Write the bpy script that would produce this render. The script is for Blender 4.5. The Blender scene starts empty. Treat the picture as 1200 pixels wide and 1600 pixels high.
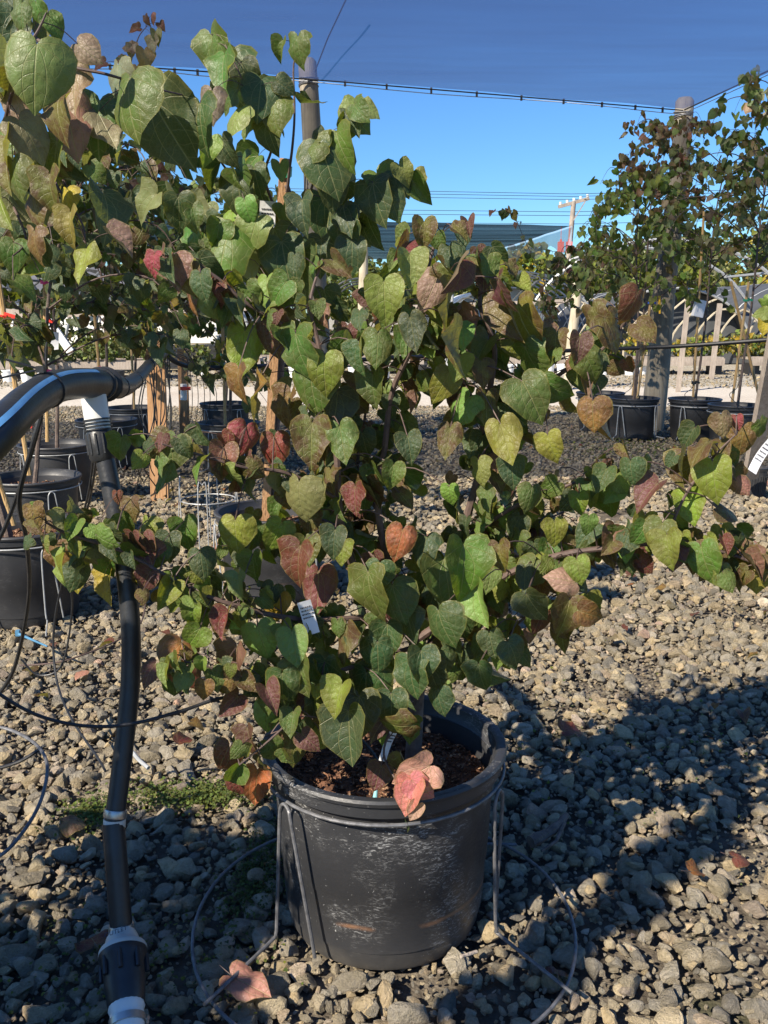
import bpy, math, random
import numpy as np
from mathutils import Vector, Matrix, Euler, noise
R = math.radians
rnd = random.Random(11)
C = bpy.context.scene
COL = C.collection
# ------------------------------------------------------------------ camera
CAMH, PITCH, F = 1.185, R(12.1), 1450.0
cam = bpy.data.cameras.new('camera'); co = bpy.data.objects.new('camera', cam); COL.objects.link(co)
cam.sensor_fit = 'VERTICAL'; cam.sensor_height = 24.0; cam.lens = 24.0 * F / 1600.0
cam.clip_start = 0.05; cam.clip_end = 2000
co.location = (0, 0, CAMH); co.rotation_euler = (R(90) - PITCH, 0, 0)
C.camera = co
# ------------------------------------------------------------------ world and sun
SUN_EL, SUN_ROT = R(38), R(225)
W = bpy.data.worlds.new('World'); C.world = W; W.use_nodes = True
nt = W.node_tree; nt.nodes.clear()
sky = nt.nodes.new('ShaderNodeTexSky'); sky.sky_type = 'NISHITA'; sky.sun_disc = False
sky.sun_elevation = SUN_EL; sky.sun_rotation = SUN_ROT; sky.air_density = 1.1; sky.dust_density = 0.15; sky.ozone_density = 2.0
hs = nt.nodes.new('ShaderNodeHueSaturation'); hs.inputs['Saturation'].default_value = 1.12; hs.inputs['Hue'].default_value = 0.505
bg = nt.nodes.new('ShaderNodeBackground'); bg.inputs[1].default_value = 0.085
wo = nt.nodes.new('ShaderNodeOutputWorld')
nt.links.new(sky.outputs[0], hs.inputs['Color']); tn = nt.nodes.new('ShaderNodeMix'); tn.data_type = 'RGBA'; tn.blend_type = 'MULTIPLY'; tn.inputs['Factor'].default_value = 1.0; tn.inputs[7].default_value = (.42, .69, 1.0, 1); nt.links.new(hs.outputs[0], tn.inputs[6]); nt.links.new(tn.outputs[2], bg.inputs[0]); nt.links.new(bg.outputs[0], wo.inputs[0])
sl = bpy.data.lights.new('sun', 'SUN'); sl.energy = 5.0; sl.angle = R(0.5); sl.color = (1.0, 0.90, 0.75)
so = bpy.data.objects.new('sun', sl); COL.objects.link(so)
SUNV = Vector((-0.7071 * math.cos(SUN_EL), -0.7071 * math.cos(SUN_EL), math.sin(SUN_EL)))
so.rotation_euler = SUNV.to_track_quat('Z', 'Y').to_euler(); so.location = (-4, -4, 6)
C.view_settings.view_transform = 'Standard'; C.view_settings.look = 'None'
C.view_settings.exposure = 0.95; C.view_settings.gamma = 1.0; C.view_settings.use_curve_mapping = False
C.render.engine = 'CYCLES'
C.cycles.transparent_max_bounces = 16; C.cycles.max_bounces = 6

cp, sp = math.cos(PITCH), math.sin(PITCH)
def ray(px, py):
    a, b = (px - 600) / F, (800 - py) / F
    return Vector((a, cp + b * sp, -sp + b * cp))
def P(px, py, Y):                       # point seen at a photo pixel, at distance Y
    d = ray(px, py); return Vector((0, 0, CAMH)) + d * (Y / d.y)
def PZ(px, py, z):
    d = ray(px, py); return Vector((0, 0, CAMH)) + d * ((z - CAMH) / d.z)
def Gd(px, py): return PZ(px, py, 0.0)

# ------------------------------------------------------------------ node helpers
class NM:
    def __init__(s, name):
        s.m = bpy.data.materials.new(name); s.m.use_nodes = True; s.t = s.m.node_tree; s.t.nodes.clear()
        s.out = s.t.nodes.new('ShaderNodeOutputMaterial')
    def n(s, typ, **kw):
        nd = s.t.nodes.new(typ)
        for k, v in kw.items(): setattr(nd, k, v)
        return nd
    def l(s, a, b): s.t.links.new(a, b)
    def put(s, sock, v):
        if hasattr(v, 'is_output') or isinstance(v, bpy.types.NodeSocket): s.l(v, sock)
        else:
            if isinstance(v, (tuple, list)) and len(v) == 3 and sock.type == 'RGBA': v = (*v, 1)
            sock.default_value = v
    def math(s, op, a, b=0.0, c=0.0, clamp=False):
        nd = s.n('ShaderNodeMath', operation=op); nd.use_clamp = clamp
        s.put(nd.inputs[0], a); s.put(nd.inputs[1], b); s.put(nd.inputs[2], c)
        return nd.outputs[0]
    def mix(s, f, a, b, bt='MIX'):
        nd = s.n('ShaderNodeMix', data_type='RGBA', blend_type=bt)
        s.put(nd.inputs['Factor'], f); s.put(nd.inputs[6], a); s.put(nd.inputs[7], b)
        return nd.outputs[2]
    def noise(s, vec, scale, detail=3, rough=.55, dist=0.0):
        nd = s.n('ShaderNodeTexNoise'); nd.inputs['Scale'].default_value = scale; nd.inputs['Detail'].default_value = detail
        nd.inputs['Roughness'].default_value = rough; nd.inputs['Distortion'].default_value = dist
        if vec is not None: s.l(vec, nd.inputs['Vector'])
        return nd.outputs[0]
    def mapr(s, v, a, b, c=0.0, d=1.0, smooth=False):
        nd = s.n('ShaderNodeMapRange'); nd.clamp = True
        if smooth: nd.interpolation_type = 'SMOOTHSTEP'
        s.put(nd.inputs[0], v)
        for i, x in enumerate((a, b, c, d)): nd.inputs[i + 1].default_value = x
        return nd.outputs[0]
    def mapping(s, vec, sc=(1, 1, 1)):
        nd = s.n('ShaderNodeMapping'); s.l(vec, nd.inputs[0]); nd.inputs['Scale'].default_value = sc
        return nd.outputs[0]
    def bump(s, h, st=.5, dist=.01, nrm=None):
        nd = s.n('ShaderNodeBump'); nd.inputs['Strength'].default_value = st; nd.inputs['Distance'].default_value = dist
        s.put(nd.inputs['Height'], h)
        if nrm: s.l(nrm, nd.inputs['Normal'])
        return nd.outputs[0]
    def pbsdf(s, col, rough=.6, metal=0.0, nrm=None, spec=.5):
        b = s.n('ShaderNodeBsdfPrincipled'); s.put(b.inputs['Base Color'], col); s.put(b.inputs['Roughness'], rough)
        b.inputs['Metallic'].default_value = metal; s.put(b.inputs['Specular IOR Level'], spec)
        if nrm: s.l(nrm, b.inputs['Normal'])
        return b.outputs[0]
    def done(s, sh): s.l(sh, s.out.inputs[0]); return s.m
    def coord(s, k='Object'): return s.n('ShaderNodeTexCoord').outputs[k]

def simple(name, col, rough=.6, metal=0.0, var=.25, scale=20, bump=.15, spec=.5, dist=.004):
    M = NM(name); v = M.coord('Object'); n = M.noise(v, scale, 5)
    f = M.mapr(n, .3, .7)
    c = M.mix(f, tuple(x * (1 - var) for x in col), tuple(min(1, x * (1 + var)) for x in col))
    nr = M.bump(M.noise(v, scale * 4, 3), bump, dist)
    return M.done(M.pbsdf(c, rough, metal, nr, spec))

def leaf_material(name, per_object):
    M = NM(name)
    if per_object:
        oi = M.n('ShaderNodeObjectInfo'); base, alpha, rn = oi.outputs['Color'], oi.outputs['Alpha'], oi.outputs['Random']
    else:
        at = M.n('ShaderNodeAttribute', attribute_name='tint'); base, alpha = at.outputs['Color'], at.outputs['Alpha']; rn = M.math('FRACT', M.math('MULTIPLY', alpha, 37.7))
    uv = M.n('ShaderNodeUVMap', uv_map='UVMap').outputs[0]
    sx = M.n('ShaderNodeSeparateXYZ'); M.l(uv, sx.inputs[0])
    x = M.math('ABSOLUTE', M.math('SUBTRACT', sx.outputs[0], .5)); y = M.math('SUBTRACT', 1.0, sx.outputs[1])   # y: 0 at the tip of the petiole .. 1 tip, lobes negative
    y = M.math('SUBTRACT', M.math('MULTIPLY', y, 1.2), .2)
    r = M.math('SQRT', M.math('ADD', M.math('MULTIPLY', x, x), M.math('MULTIPLY', y, y)))
    th = M.math('ARCTAN2', x, y)
    wv = M.noise(uv, 5, 2)
    # midrib and basal veins
    mid = M.mapr(M.math('ABSOLUTE', x), .004, .016, 1, 0)
    veins = mid
    for a0, w in ((.62, .010), (1.25, .010), (1.95, .008)):
        d = M.math('MULTIPLY', M.math('ABSOLUTE', M.math('SUBTRACT', th, M.math('ADD', a0, M.math('MULTIPLY', r, -.55 if a0 < 1 else -.35)))), r)
        veins = M.math('MAXIMUM', veins, M.math('MULTIPLY', M.mapr(d, .002, w, 1, 0), .8))
    ph = M.math('SUBTRACT', y, M.math('MULTIPLY', x, M.math('ADD', .55, M.math('MULTIPLY', x, .8)))); ph = M.math('ADD', ph, M.math('MULTIPLY', wv, .12))
    fr = M.math('ABSOLUTE', M.math('SUBTRACT', M.math('FRACT', M.math('MULTIPLY', ph, 5.2)), .5))
    sec = M.math('MULTIPLY', M.mapr(fr, .0, .06, .55, 0), M.mapr(th, .45, .62, 1, 0))
    ph2 = M.math('ADD', M.math('MULTIPLY', r, 7.0), M.math('MULTIPLY', wv, .8))
    fr2 = M.math('ABSOLUTE', M.math('SUBTRACT', M.math('FRACT', M.math('ADD', ph2, th)), .5))
    sec2 = M.math('MULTIPLY', M.mapr(fr2, .0, .08, .4, 0), M.mapr(th, .5, .62, 0, 1))
    veins = M.math('MAXIMUM', veins, M.math('MAXIMUM', sec, sec2))
    vo = M.n('ShaderNodeTexVoronoi', feature='DISTANCE_TO_EDGE'); vo.inputs['Scale'].default_value = 26; M.l(uv, vo.inputs['Vector'])
    ret = M.mapr(vo.outputs[0], 0, .12, .22, 0)
    # colour
    mg = M.n('ShaderNodeUVMap', uv_map='margin').outputs[0]; ms_ = M.n('ShaderNodeSeparateXYZ'); M.l(mg, ms_.inputs[0]); mt = ms_.outputs[0]
    off = M.n('ShaderNodeCombineXYZ'); M.l(M.math('MULTIPLY', rn, 31.0), off.inputs[0]); M.l(M.math('MULTIPLY', rn, 17.0), off.inputs[1])
    va = M.n('ShaderNodeVectorMath', operation='ADD'); M.l(uv, va.inputs[0]); M.l(off.outputs[0], va.inputs[1])
    bl = M.math('ADD', M.noise(va.outputs[0], 2.2, 7, .66, .5), M.math('MULTIPLY', M.math('SUBTRACT', mt, .45), .16))
    blot = M.math('MULTIPLY', M.mapr(bl, .40, .60, smooth=True), M.math('MULTIPLY', alpha, 1.0))
    col = M.mix(blot, base, (.085, .03, .022))
    fine = M.noise(va.outputs[0], 34, 4, .7)
    col = M.mix(M.mapr(fine, .35, .75, 0, .22), col, M.mix(1.0, col, (.55, .6, .5), 'MULTIPLY'))
    edge = M.math('MAXIMUM', M.mapr(bl, .64, .76, 0, .4), M.math('MULTIPLY', M.mapr(mt, .90, 1.0), .5))
    col = M.mix(edge, col, (.20, .17, .03))
    sp_ = M.mapr(M.noise(va.outputs[0], 38, 2), .73, .76, 0, .6)
    col = M.mix(sp_, col, (.06, .035, .015))
    vc = M.mix(.55, col, (.32, .30, .13))
    colv = M.mix(M.math('MULTIPLY', M.math('ADD', veins, ret, clamp=True), .9), col, vc)
    geo = M.n('ShaderNodeNewGeometry')
    back = M.mix(.45, colv, (.30, .27, .17))
    colf = M.mix(geo.outputs['Backfacing'], colv, back)
    pil = M.math('SUBTRACT', M.math('SUBTRACT', 1.0, M.math('MULTIPLY', veins, 1.0)), M.math('MULTIPLY', ret, .8))
    vq = M.n('ShaderNodeTexVoronoi', feature='SMOOTH_F1'); vq.inputs['Scale'].default_value = 11; M.l(uv, vq.inputs['Vector'])
    h = M.math('ADD', M.math('SUBTRACT', M.math('MULTIPLY', pil, .6), M.math('MULTIPLY', vq.outputs[0], 1.1)), M.math('MULTIPLY', M.noise(va.outputs[0], 16, 3), .5))
    h = M.math('ADD', h, M.math('MULTIPLY', M.math('MULTIPLY', fr, M.mapr(th, .45, .62, 1, 0)), .5))
    nr = M.bump(h, .65, .0026)
    b = M.pbsdf(colf, M.mapr(fine, .3, .7, .36, .52), 0, nr, .42)
    tr = M.n('ShaderNodeBsdfTranslucent'); M.l(M.mix(1.0, M.mix(.3, colf, (.30, .30, .03)), (1.3, 1.35, .6), 'MULTIPLY'), tr.inputs[0]); M.l(nr, tr.inputs['Normal'])
    ms = M.n('ShaderNodeMixShader'); ms.inputs[0].default_value = .36; M.l(b, ms.inputs[1]); M.l(tr.outputs[0], ms.inputs[2])
    return M.done(ms.outputs[0])

MT = {}
MT['leaf'] = leaf_material('leaf', True); MT['leafmass'] = leaf_material('leaf_mass', False)
MT['twig'] = simple('twig_bark', (.085, .055, .045), .7, var=.4, scale=60)
MT['bark'] = simple('trunk_bark', (.12, .09, .075), .85, var=.45, scale=45, bump=.6)
MT['twig_pale'] = simple('pale_twig', (.2, .15, .13), .7, var=.3, scale=50)
MT['wire'] = simple('galvanised_wire', (.15, .15, .155), .5, metal=.4, var=.35, scale=70)
MT['wiregrey'] = simple('pale_wire', (.36, .37, .37), .5, metal=.3, var=.2, scale=40)
MT['tube'] = simple('black_tubing', (.018, .019, .021), .42, var=.3, scale=30)
MT['bluepipe'] = simple('blue_stripe', (.10, .27, .50), .4, var=.1)
MT['pvc'] = simple('white_pvc', (.68, .68, .65), .4, var=.12, scale=12)
MT['offwhite'] = simple('offwhite_plastic', (.50, .49, .44), .5, var=.15, scale=14)
MT['steel'] = simple('clamp_steel', (.45, .43, .40), .35, metal=.8, var=.2)
MT['paper'] = simple('tag_paper', (.78, .78, .80), .6, var=.06)
MT['ink'] = simple('tag_ink', (.05, .05, .06), .7, var=.0)
MT['pink'] = simple('pink_tape', (.75, .06, .22), .5, var=.1)
MT['redtape'] = simple('red_tape', (.75, .05, .03), .5, var=.1)
MT['greentape'] = simple('green_tape', (.02, .25, .13), .5, var=.1)
MT['bluetape'] = simple('blue_tape', (.03, .10, .45), .5, var=.1)
MT['orange'] = simple('orange_red_plastic', (.70, .10, .03), .5, var=.1)
MT['cyan'] = simple('pale_blue_plastic', (.25, .55, .62), .45, var=.1)
MT['roofgrey'] = simple('grey_roof', (.12, .12, .13), .8, var=.2, scale=2)
MT['wallwhite'] = simple('white_wall', (.72, .72, .70), .7, var=.06, scale=2)
MT['glass'] = simple('dark_window', (.05, .07, .09), .12, var=.1)
MT['film'] = simple('white_poly_film', (.75, .76, .76), .35, var=.08, scale=1.5)
MT['shadenet'] = simple('dark_shade_net', (.06, .065, .07), .8, var=.2, scale=4)
MT['rope'] = simple('white_rope', (.6, .6, .58), .7, var=.2)
MT['blackbase'] = simple('black_crate', (.02, .02, .022), .5, var=.3)

def wood_material(name, c1, c2, sc=(30, 30, 2.2), rough=.75, crack=.5):
    M = NM(name); v = M.mapping(M.coord('Object'), sc)
    n = M.noise(v, 1.6, 6, .6, .8); n2 = M.noise(v, 5, 3)
    c = M.mix(M.mapr(n, .3, .7), c1, c2)
    c = M.mix(M.mapr(n2, .58, .68, 0, crack), c, tuple(x * .30 for x in c1)); c = M.mix(M.mapr(M.noise(M.coord('Object'), 3.0, 4), .45, .62, 0, .45), c, tuple(x * .62 for x in c1))
    return M.done(M.pbsdf(c, rough, 0, M.bump(n2, .7, .006), .25))
MT['lumber'] = wood_material('new_lumber', (.36, .19, .09), (.48, .29, .15))
MT['oldlumber'] = wood_material('weathered_lumber', (.28, .23, .19), (.42, .36, .30))
MT['pole'] = wood_material('round_pole', (.20, .17, .13), (.34, .30, .23), (14, 14, 1.0))
MT['palepole'] = wood_material('pale_pole', (.40, .35, .25), (.55, .48, .36), (14, 14, 1.0))
MT['bamboo'] = wood_material('bamboo', (.42, .26, .11), (.58, .40, .19), (25, 25, 3), .5, .2)

def pot_material(name, scuff):
    M = NM(name); v = M.coord('Object'); sx = M.n('ShaderNodeSeparateXYZ'); M.l(v, sx.inputs[0])
    w = M.mapping(v, (45, 45, 150)); n = M.noise(w, 1.3, 8, .74, 1.6)
    big = M.noise(v, 7, 3); 
    sc = M.math('MULTIPLY', M.mapr(n, .52, .62), M.mapr(big, .48, .62, 0, .95))
    dots = M.mapr(M.noise(v, 190, 2), .70, .73, 0, .9)
    sc = M.math('MULTIPLY', M.math('MAXIMUM', M.math('MULTIPLY', sc, .75), M.math('MULTIPLY', dots, M.mapr(M.noise(v, 9, 2), .45, .6))), scuff)
    c = M.mix(sc, (.024, .025, .028), (.5, .5, .49))
    dust = M.mapr(M.noise(v, 3.5, 5), .35, .7, 0, .35)
    c = M.mix(dust, c, (.075, .072, .07))
    bd = M.math('ABSOLUTE', M.math('SUBTRACT', sx.outputs[2], M.math('ADD', .085, M.math('MULTIPLY', M.noise(v, 5, 2), .02))))
    mud = M.math('MULTIPLY', M.mapr(bd, .001, .0065, 1, 0), M.mapr(M.noise(v, 6, 4), .50, .60, 0, .7 * scuff))
    c = M.mix(mud, c, (.28, .14, .07))
    lo = M.mapr(M.math('ADD', sx.outputs[2], M.math('MULTIPLY', M.noise(v, 25, 4), .06)), .03, .08, .5 * scuff, 0)
    c = M.mix(lo, c, (.11, .10, .085))
    return M.done(M.pbsdf(c, M.mapr(n, .3, .7, .36, .62), 0, M.bump(M.noise(v, 90, 4), .12, .003), .5))
MT['pot'] = pot_material('scuffed_black_pot', 1.0); MT['potclean'] = pot_material('black_pot', .25)

def bark_material():
    M = NM('bark_mulch'); v = M.coord('Object')
    n = M.noise(v, 60, 5); c = M.mix(M.mapr(n, .35, .65), (.05, .025, .016), (.20, .10, .06))
    c = M.mix(M.mapr(M.noise(v, 130, 2), .60, .66, 0, .8), c, (.42, .28, .17))
    return M.done(M.pbsdf(c, .85, 0, M.bump(n, .8, .01), .2))
MT['mulch'] = bark_material()

def stone_material():
    M = NM('gravel_stone')
    at = M.n('ShaderNodeAttribute', attribute_type='INSTANCER', attribute_name='tone'); tone = at.outputs['Fac']
    at2 = M.n('ShaderNodeAttribute', attribute_type='INSTANCER', attribute_name='hue'); hue = at2.outputs['Fac']
    v = M.coord('Object')
    va = M.n('ShaderNodeVectorMath', operation='ADD'); M.l(v, va.inputs[0]); cx = M.n('ShaderNodeCombineXYZ'); M.l(M.math('MULTIPLY', tone, 50), cx.inputs[0]); M.l(M.math('MULTIPLY', hue, 50), cx.inputs[1]); M.l(cx.outputs[0], va.inputs[1])
    v = va.outputs[0]
    rp = M.n('ShaderNodeValToRGB'); e = rp.color_ramp.elements
    e[0].position = 0; e[0].color = (.26, .245, .22, 1); e[1].position = 1; e[1].color = (.46, .30, .24, 1)
    for p, c in ((.28, (.36, .335, .29)), (.42, (.30, .265, .205)), (.55, (.44, .39, .30)), (.70, (.50, .41, .27)), (.80, (.36, .30, .25)), (.90, (.56, .50, .43))):
        k = e.new(p); k.color = (*c, 1)
    M.l(hue, rp.inputs[0])
    c = M.mix(1.0, rp.outputs[0], M.mix(tone, (.80, .775, .74), (2.0, 1.88, 1.66)), 'MULTIPLY')
    n = M.noise(v, 1.6, 7, .68); c = M.mix(M.mapr(n, .35, .68), M.mix(1.0, c, (.62, .62, .58), 'MULTIPLY'), c)
    sp_ = M.noise(v, 9, 4, .7); c = M.mix(M.mapr(sp_, .60, .72, 0, .6), c, (.60, .58, .52)); c = M.mix(M.mapr(sp_, .28, .40, .6, 0), c, (.06, .06, .055))
    st = M.mapr(M.noise(v, .9, 3), .54, .70, 0, .4); c = M.mix(st, c, (.24, .20, .12))
    return M.done(M.pbsdf(c, .85, 0, M.bump(M.noise(v, 4, 8, .7), .7, .22), .25))
MT['stone'] = stone_material()

def dirt_material():
    M = NM('dirt'); v = M.coord('Object'); n = M.noise(v, 9, 8, .7)
    c = M.mix(M.mapr(n, .35, .68), (.065, .054, .042), (.20, .17, .13))
    c = M.mix(M.mapr(M.noise(v, 2.2, 4), .55, .66, 0, .5), c, (.05, .06, .025))
    return M.done(M.pbsdf(c, .95, 0, M.bump(M.noise(v, 70, 6), .9, .012), .1))
def far_gravel_material():
    M = NM('far_gravel'); v = M.coord('Object')
    vo = M.n('ShaderNodeTexVoronoi'); vo.inputs['Scale'].default_value = 22; M.l(v, vo.inputs['Vector'])
    c = M.mix(M.mapr(vo.outputs['Color'], .1, .9), (.22, .20, .16), (.50, .46, .38))
    c = M.mix(M.mapr(M.noise(v, 1.1, 5), .42, .62, 0, .5), c, (.33, .27, .17))
    return M.done(M.pbsdf(c, .9, 0, M.bump(vo.outputs['Distance'], .9, .02), .15))
def road_material():
    M = NM('pale_gravel_road'); v = M.coord('Object'); n = M.noise(v, 40, 5)
    c = M.mix(M.mapr(n, .3, .7), (.40, .36, .29), (.62, .56, .47))
    c = M.mix(M.mapr(M.noise(v, .8, 4), .45, .65, 0, .35), c, (.38, .31, .24))
    return M.done(M.pbsdf(c, .95, 0, M.bump(n, .6, .015), .1))
def cloth_material(name, opac, band, col, tlf=.45, amp=.08):
    M = NM(name); v = M.coord('Object')
    w = M.noise(M.mapping(v, band), 1.0, 4, .6)
    w2 = M.noise(M.mapping(v, (.25, .25, 1)), 1.0, 3)
    f = M.math('ADD', M.mapr(w, .3, .7, opac - amp, opac + amp), M.mapr(w2, .3, .7, -.04, .04))
    tr = M.n('ShaderNodeBsdfTransparent')
    d = M.pbsdf(col, .85, 0, None, .1)
    tl = M.n('ShaderNodeBsdfTranslucent'); tl.inputs[0].default_value = (*col, 1)
    m0 = M.n('ShaderNodeMixShader'); m0.inputs[0].default_value = tlf; M.l(d, m0.inputs[1]); M.l(tl.outputs[0], m0.inputs[2])
    ms = M.n('ShaderNodeMixShader'); M.l(f, ms.inputs[0]); M.l(tr.outputs[0], ms.inputs[1]); M.l(m0.outputs[0], ms.inputs[2])
    return M.done(ms.outputs[0])
MT['dirt'] = dirt_material(); MT['fargravel'] = far_gravel_material(); MT['road'] = road_material()
MT['cloth'] = cloth_material('near_shade_cloth', .66, (.30, 2.2, 1), (.055, .09, .22), .55, .06)  # sky blue seen through the black mesh is put into its colour
MT['farcloth'] = cloth_material('far_shade_cloth', .90, (.10, 1.6, 1), (.014, .016, .028), .08, .10)

# ------------------------------------------------------------------ object helpers
def tag(o, label=None, cat=None, group=None, kind=None):
    if label: o['label'] = label
    if cat: o['category'] = cat
    if group: o['group'] = group
    if kind: o['kind'] = kind
    return o
def empty(name, loc=(0, 0, 0), label=None, cat=None, group=None):
    o = bpy.data.objects.new(name, None); o.location = loc; o.empty_display_size = .05; COL.objects.link(o)
    return tag(o, label, cat, group)
ORD = {}
def nth(key):
    ORD[key] = ORD.get(key, 0) + 1; k = ORD[key]
    return ['first', 'second', 'third', 'fourth', 'fifth', 'sixth', 'seventh', 'eighth', 'ninth', 'tenth', 'eleventh', 'twelfth'][k - 1] if k <= 12 else '%d%s' % (k, {1: 'st', 2: 'nd', 3: 'rd'}.get(k % 10 if k > 20 else 0, 'th'))
class MB:
    def __init__(s): s.v = []; s.f = []; s.mi = []
    def add(s, vs, fs, mi=0):
        b = len(s.v); s.v += [tuple(x) for x in vs]; s.f += [tuple(i + b for i in f) for f in fs]; s.mi += [mi] * len(fs)
    def box(s, c, d, rot=None, mi=0):
        vs = [Vector((x * d[0] / 2, y * d[1] / 2, z * d[2] / 2)) for x in (-1, 1) for y in (-1, 1) for z in (-1, 1)]
        if rot is not None: vs = [rot @ v for v in vs]
        vs = [v + Vector(c) for v in vs]
        s.add(vs, [(0, 1, 3, 2), (4, 6, 7, 5), (0, 4, 5, 1), (2, 3, 7, 6), (0, 2, 6, 4), (1, 5, 7, 3)], mi)
    def bar(s, a, b, w, t, up=Vector((0, -1, 0)), mi=0):
        a, b = Vector(a), Vector(b); z = (b - a); L = z.length; z.normalize(); x = up.cross(z).normalized(); y = z.cross(x)
        s.box((a + b) / 2, (w, t, L), Matrix((x, y, z)).transposed(), mi)
    def tube(s, pts, r, n=8, cap=True, mi=0, closed=False):
        pts = [Vector(p) for p in pts]; m = len(pts)
        if not hasattr(r, '__len__'): r = [r] * m
        t0 = (pts[1] - pts[0]).normalized(); a = Vector((0, 0, 1)) if abs(t0.z) < .9 else Vector((1, 0, 0))
        u = t0.cross(a).normalized(); vs = []
        for i in range(m):
            if closed: t = (pts[(i + 1) % m] - pts[i - 1])
            else: t = pts[min(i + 1, m - 1)] - pts[max(i - 1, 0)]
            if t.length < 1e-9: t = t0
            t.normalize(); u = (u - t * u.dot(t)); u.normalize(); w = t.cross(u)
            for k in range(n):
                an = 2 * math.pi * k / n; vs.append(pts[i] + (u * math.cos(an) + w * math.sin(an)) * r[i])
        fs = []
        for i in range(m if closed else m - 1):
            j = (i + 1) % m
            for k in range(n): fs.append((i * n + k, i * n + (k + 1) % n, j * n + (k + 1) % n, j * n + k))
        if cap and not closed: fs += [tuple(range(n))[::-1], tuple((m - 1) * n + k for k in range(n))]
        s.add(vs, fs, mi)
    def lathe(s, prof, n=48, c=(0, 0, 0), mi=0):
        vs = []; 
        for r_, z in prof:
            for k in range(n):
                a = 2 * math.pi * k / n; vs.append((c[0] + r_ * math.cos(a), c[1] + r_ * math.sin(a), c[2] + z))
        fs = [(i * n + k, i * n + (k + 1) % n, (i + 1) * n + (k + 1) % n, (i + 1) * n + k) for i in range(len(prof) - 1) for k in range(n)]
        s.add(vs, fs, mi)
    def mesh(s, name, mats, smooth=True, sharp=40):
        me = bpy.data.meshes.new(name); me.from_pydata(s.v, [], s.f)
        for m in (mats if isinstance(mats, (list, tuple)) else [mats]): me.materials.append(m)
        me.polygons.foreach_set('material_index', s.mi)
        me.polygons.foreach_set('use_smooth', [smooth] * len(s.f))
        if smooth and sharp: me.set_sharp_from_angle(angle=R(sharp))
        me.update(); return me
    def build(s, name, mats, parent=None, loc=None, smooth=True, sharp=40):
        o = bpy.data.objects.new(name, s.mesh(name, mats, smooth, sharp)); COL.objects.link(o)
        if parent: o.parent = parent
        if loc is not None: o.location = loc
        return o
def spline(pts, n=6):
    """Catmull-Rom through the points; each may carry extra values."""
    pts = [tuple(p) for p in pts]; P_ = np.array(pts, float); m = len(P_)
    if m < 3: 
        return [P_[0] + (P_[1] - P_[0]) * t for t in np.linspace(0, 1, n + 1)]
    out = []
    for i in range(m - 1):
        p0, p1, p2, p3 = P_[max(i - 1, 0)], P_[i], P_[i + 1], P_[min(i + 2, m - 1)]
        for k in range(n):
            t = k / n
            out.append(.5 * ((2 * p1) + (-p0 + p2) * t + (2 * p0 - 5 * p1 + 4 * p2 - p3) * t * t + (-p0 + 3 * p1 - 3 * p2 + p3) * t ** 3))
    out.append(P_[-1]); return out
def dup(o, loc=None, parent=None, rz=0):
    c = o.copy(); COL.objects.link(c); c.parent = parent
    if loc is not None: c.location = loc; c.rotation_euler.z = rz
    for ch in list(o.children):
        dup(ch, None, c)
    return c

# ------------------------------------------------------------------ leaves
OUT = [(0.0, 0.0), (.045, .10), (.14, .175), (.28, .195), (.42, .135), (.51, -.01), (.52, -.19), (.495, -.37), (.415, -.56), (.285, -.735), (.12, -.885), (0.0, -1.0)]
MIDY = [0.0, -.015, -.05, -.10, -.17, -.26, -.37, -.49, -.62, -.75, -.87, -1.0]
def leaf_arrays(seed, fold, curl, wave, cup, cells=3, step=1, wid=1.0, twist=0.0):
    r = random.Random(seed); ph = r.uniform(0, 6)
    idx = list(range(0, len(OUT), step)); 
    if idx[-1] != len(OUT) - 1: idx.append(len(OUT) - 1)
    vs, uv, fs = [], [], []
    w1, w2, tipb = r.uniform(-.09, .09), r.uniform(.012, .035), r.uniform(-.05, .05)
    def pt(side, i, j):
        t = j / cells; ox, oy = OUT[i]; my = MIDY[i]
        ox = ox * (1 + side * w1 * (1 if oy > -.5 else .4)) * (1 + w2 * math.sin(ph * 3 + oy * 8 + side * 2)); ox += tipb * side * max(0, -oy - .75)
        x = ox * t * wid; y = my + (oy - my) * (t ** 1.15)
        X = x * side
        z = fold * x - cup * x * x * 2.2 + wave * math.sin(ph + y * 9 + side * 2.1) * (x / .5) ** 2 * .12
        yy = -y
        z += .006 * math.sin((yy - .85 * x) * 5.5 * 2 * math.pi) * min(1, x * 5) * (1 if yy > 0 else 0)
        z -= curl * max(0, yy) ** 2 * .5
        z += twist * X * max(0, yy)
        # long folded edges pull in
        X2 = X * math.cos(min(1.3, fold * .75))
        return (X2, y * (1 - .12 * abs(curl)), z), (.5 + X, 1 - (yy + .2) / 1.2, t)
    rows = []
    for side in (1, -1):
        g = []
        for i in idx:
            row = []
            for j in range(cells + 1):
                if side == -1 and j == 0: row.append(rows[0][len(g)][0]); continue
                if i in (0, len(OUT) - 1) and j > 0: row.append(row[0]); continue
                v, u = pt(side, i, j); vs.append(v); uv.append(u); row.append(len(vs) - 1)
            g.append(row)
        rows.append(g)
        for a in range(len(g) - 1):
            for j in range(cells):
                q = [g[a][j], g[a][j + 1], g[a + 1][j + 1], g[a + 1][j]]
                qq = []
                for k in q:
                    if k not in qq: qq.append(k)
                if len(qq) < 3: continue
                fs.append(tuple(qq[::-1]) if side == 1 else tuple(qq))
    return np.array(vs), np.array(uv), fs
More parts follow.
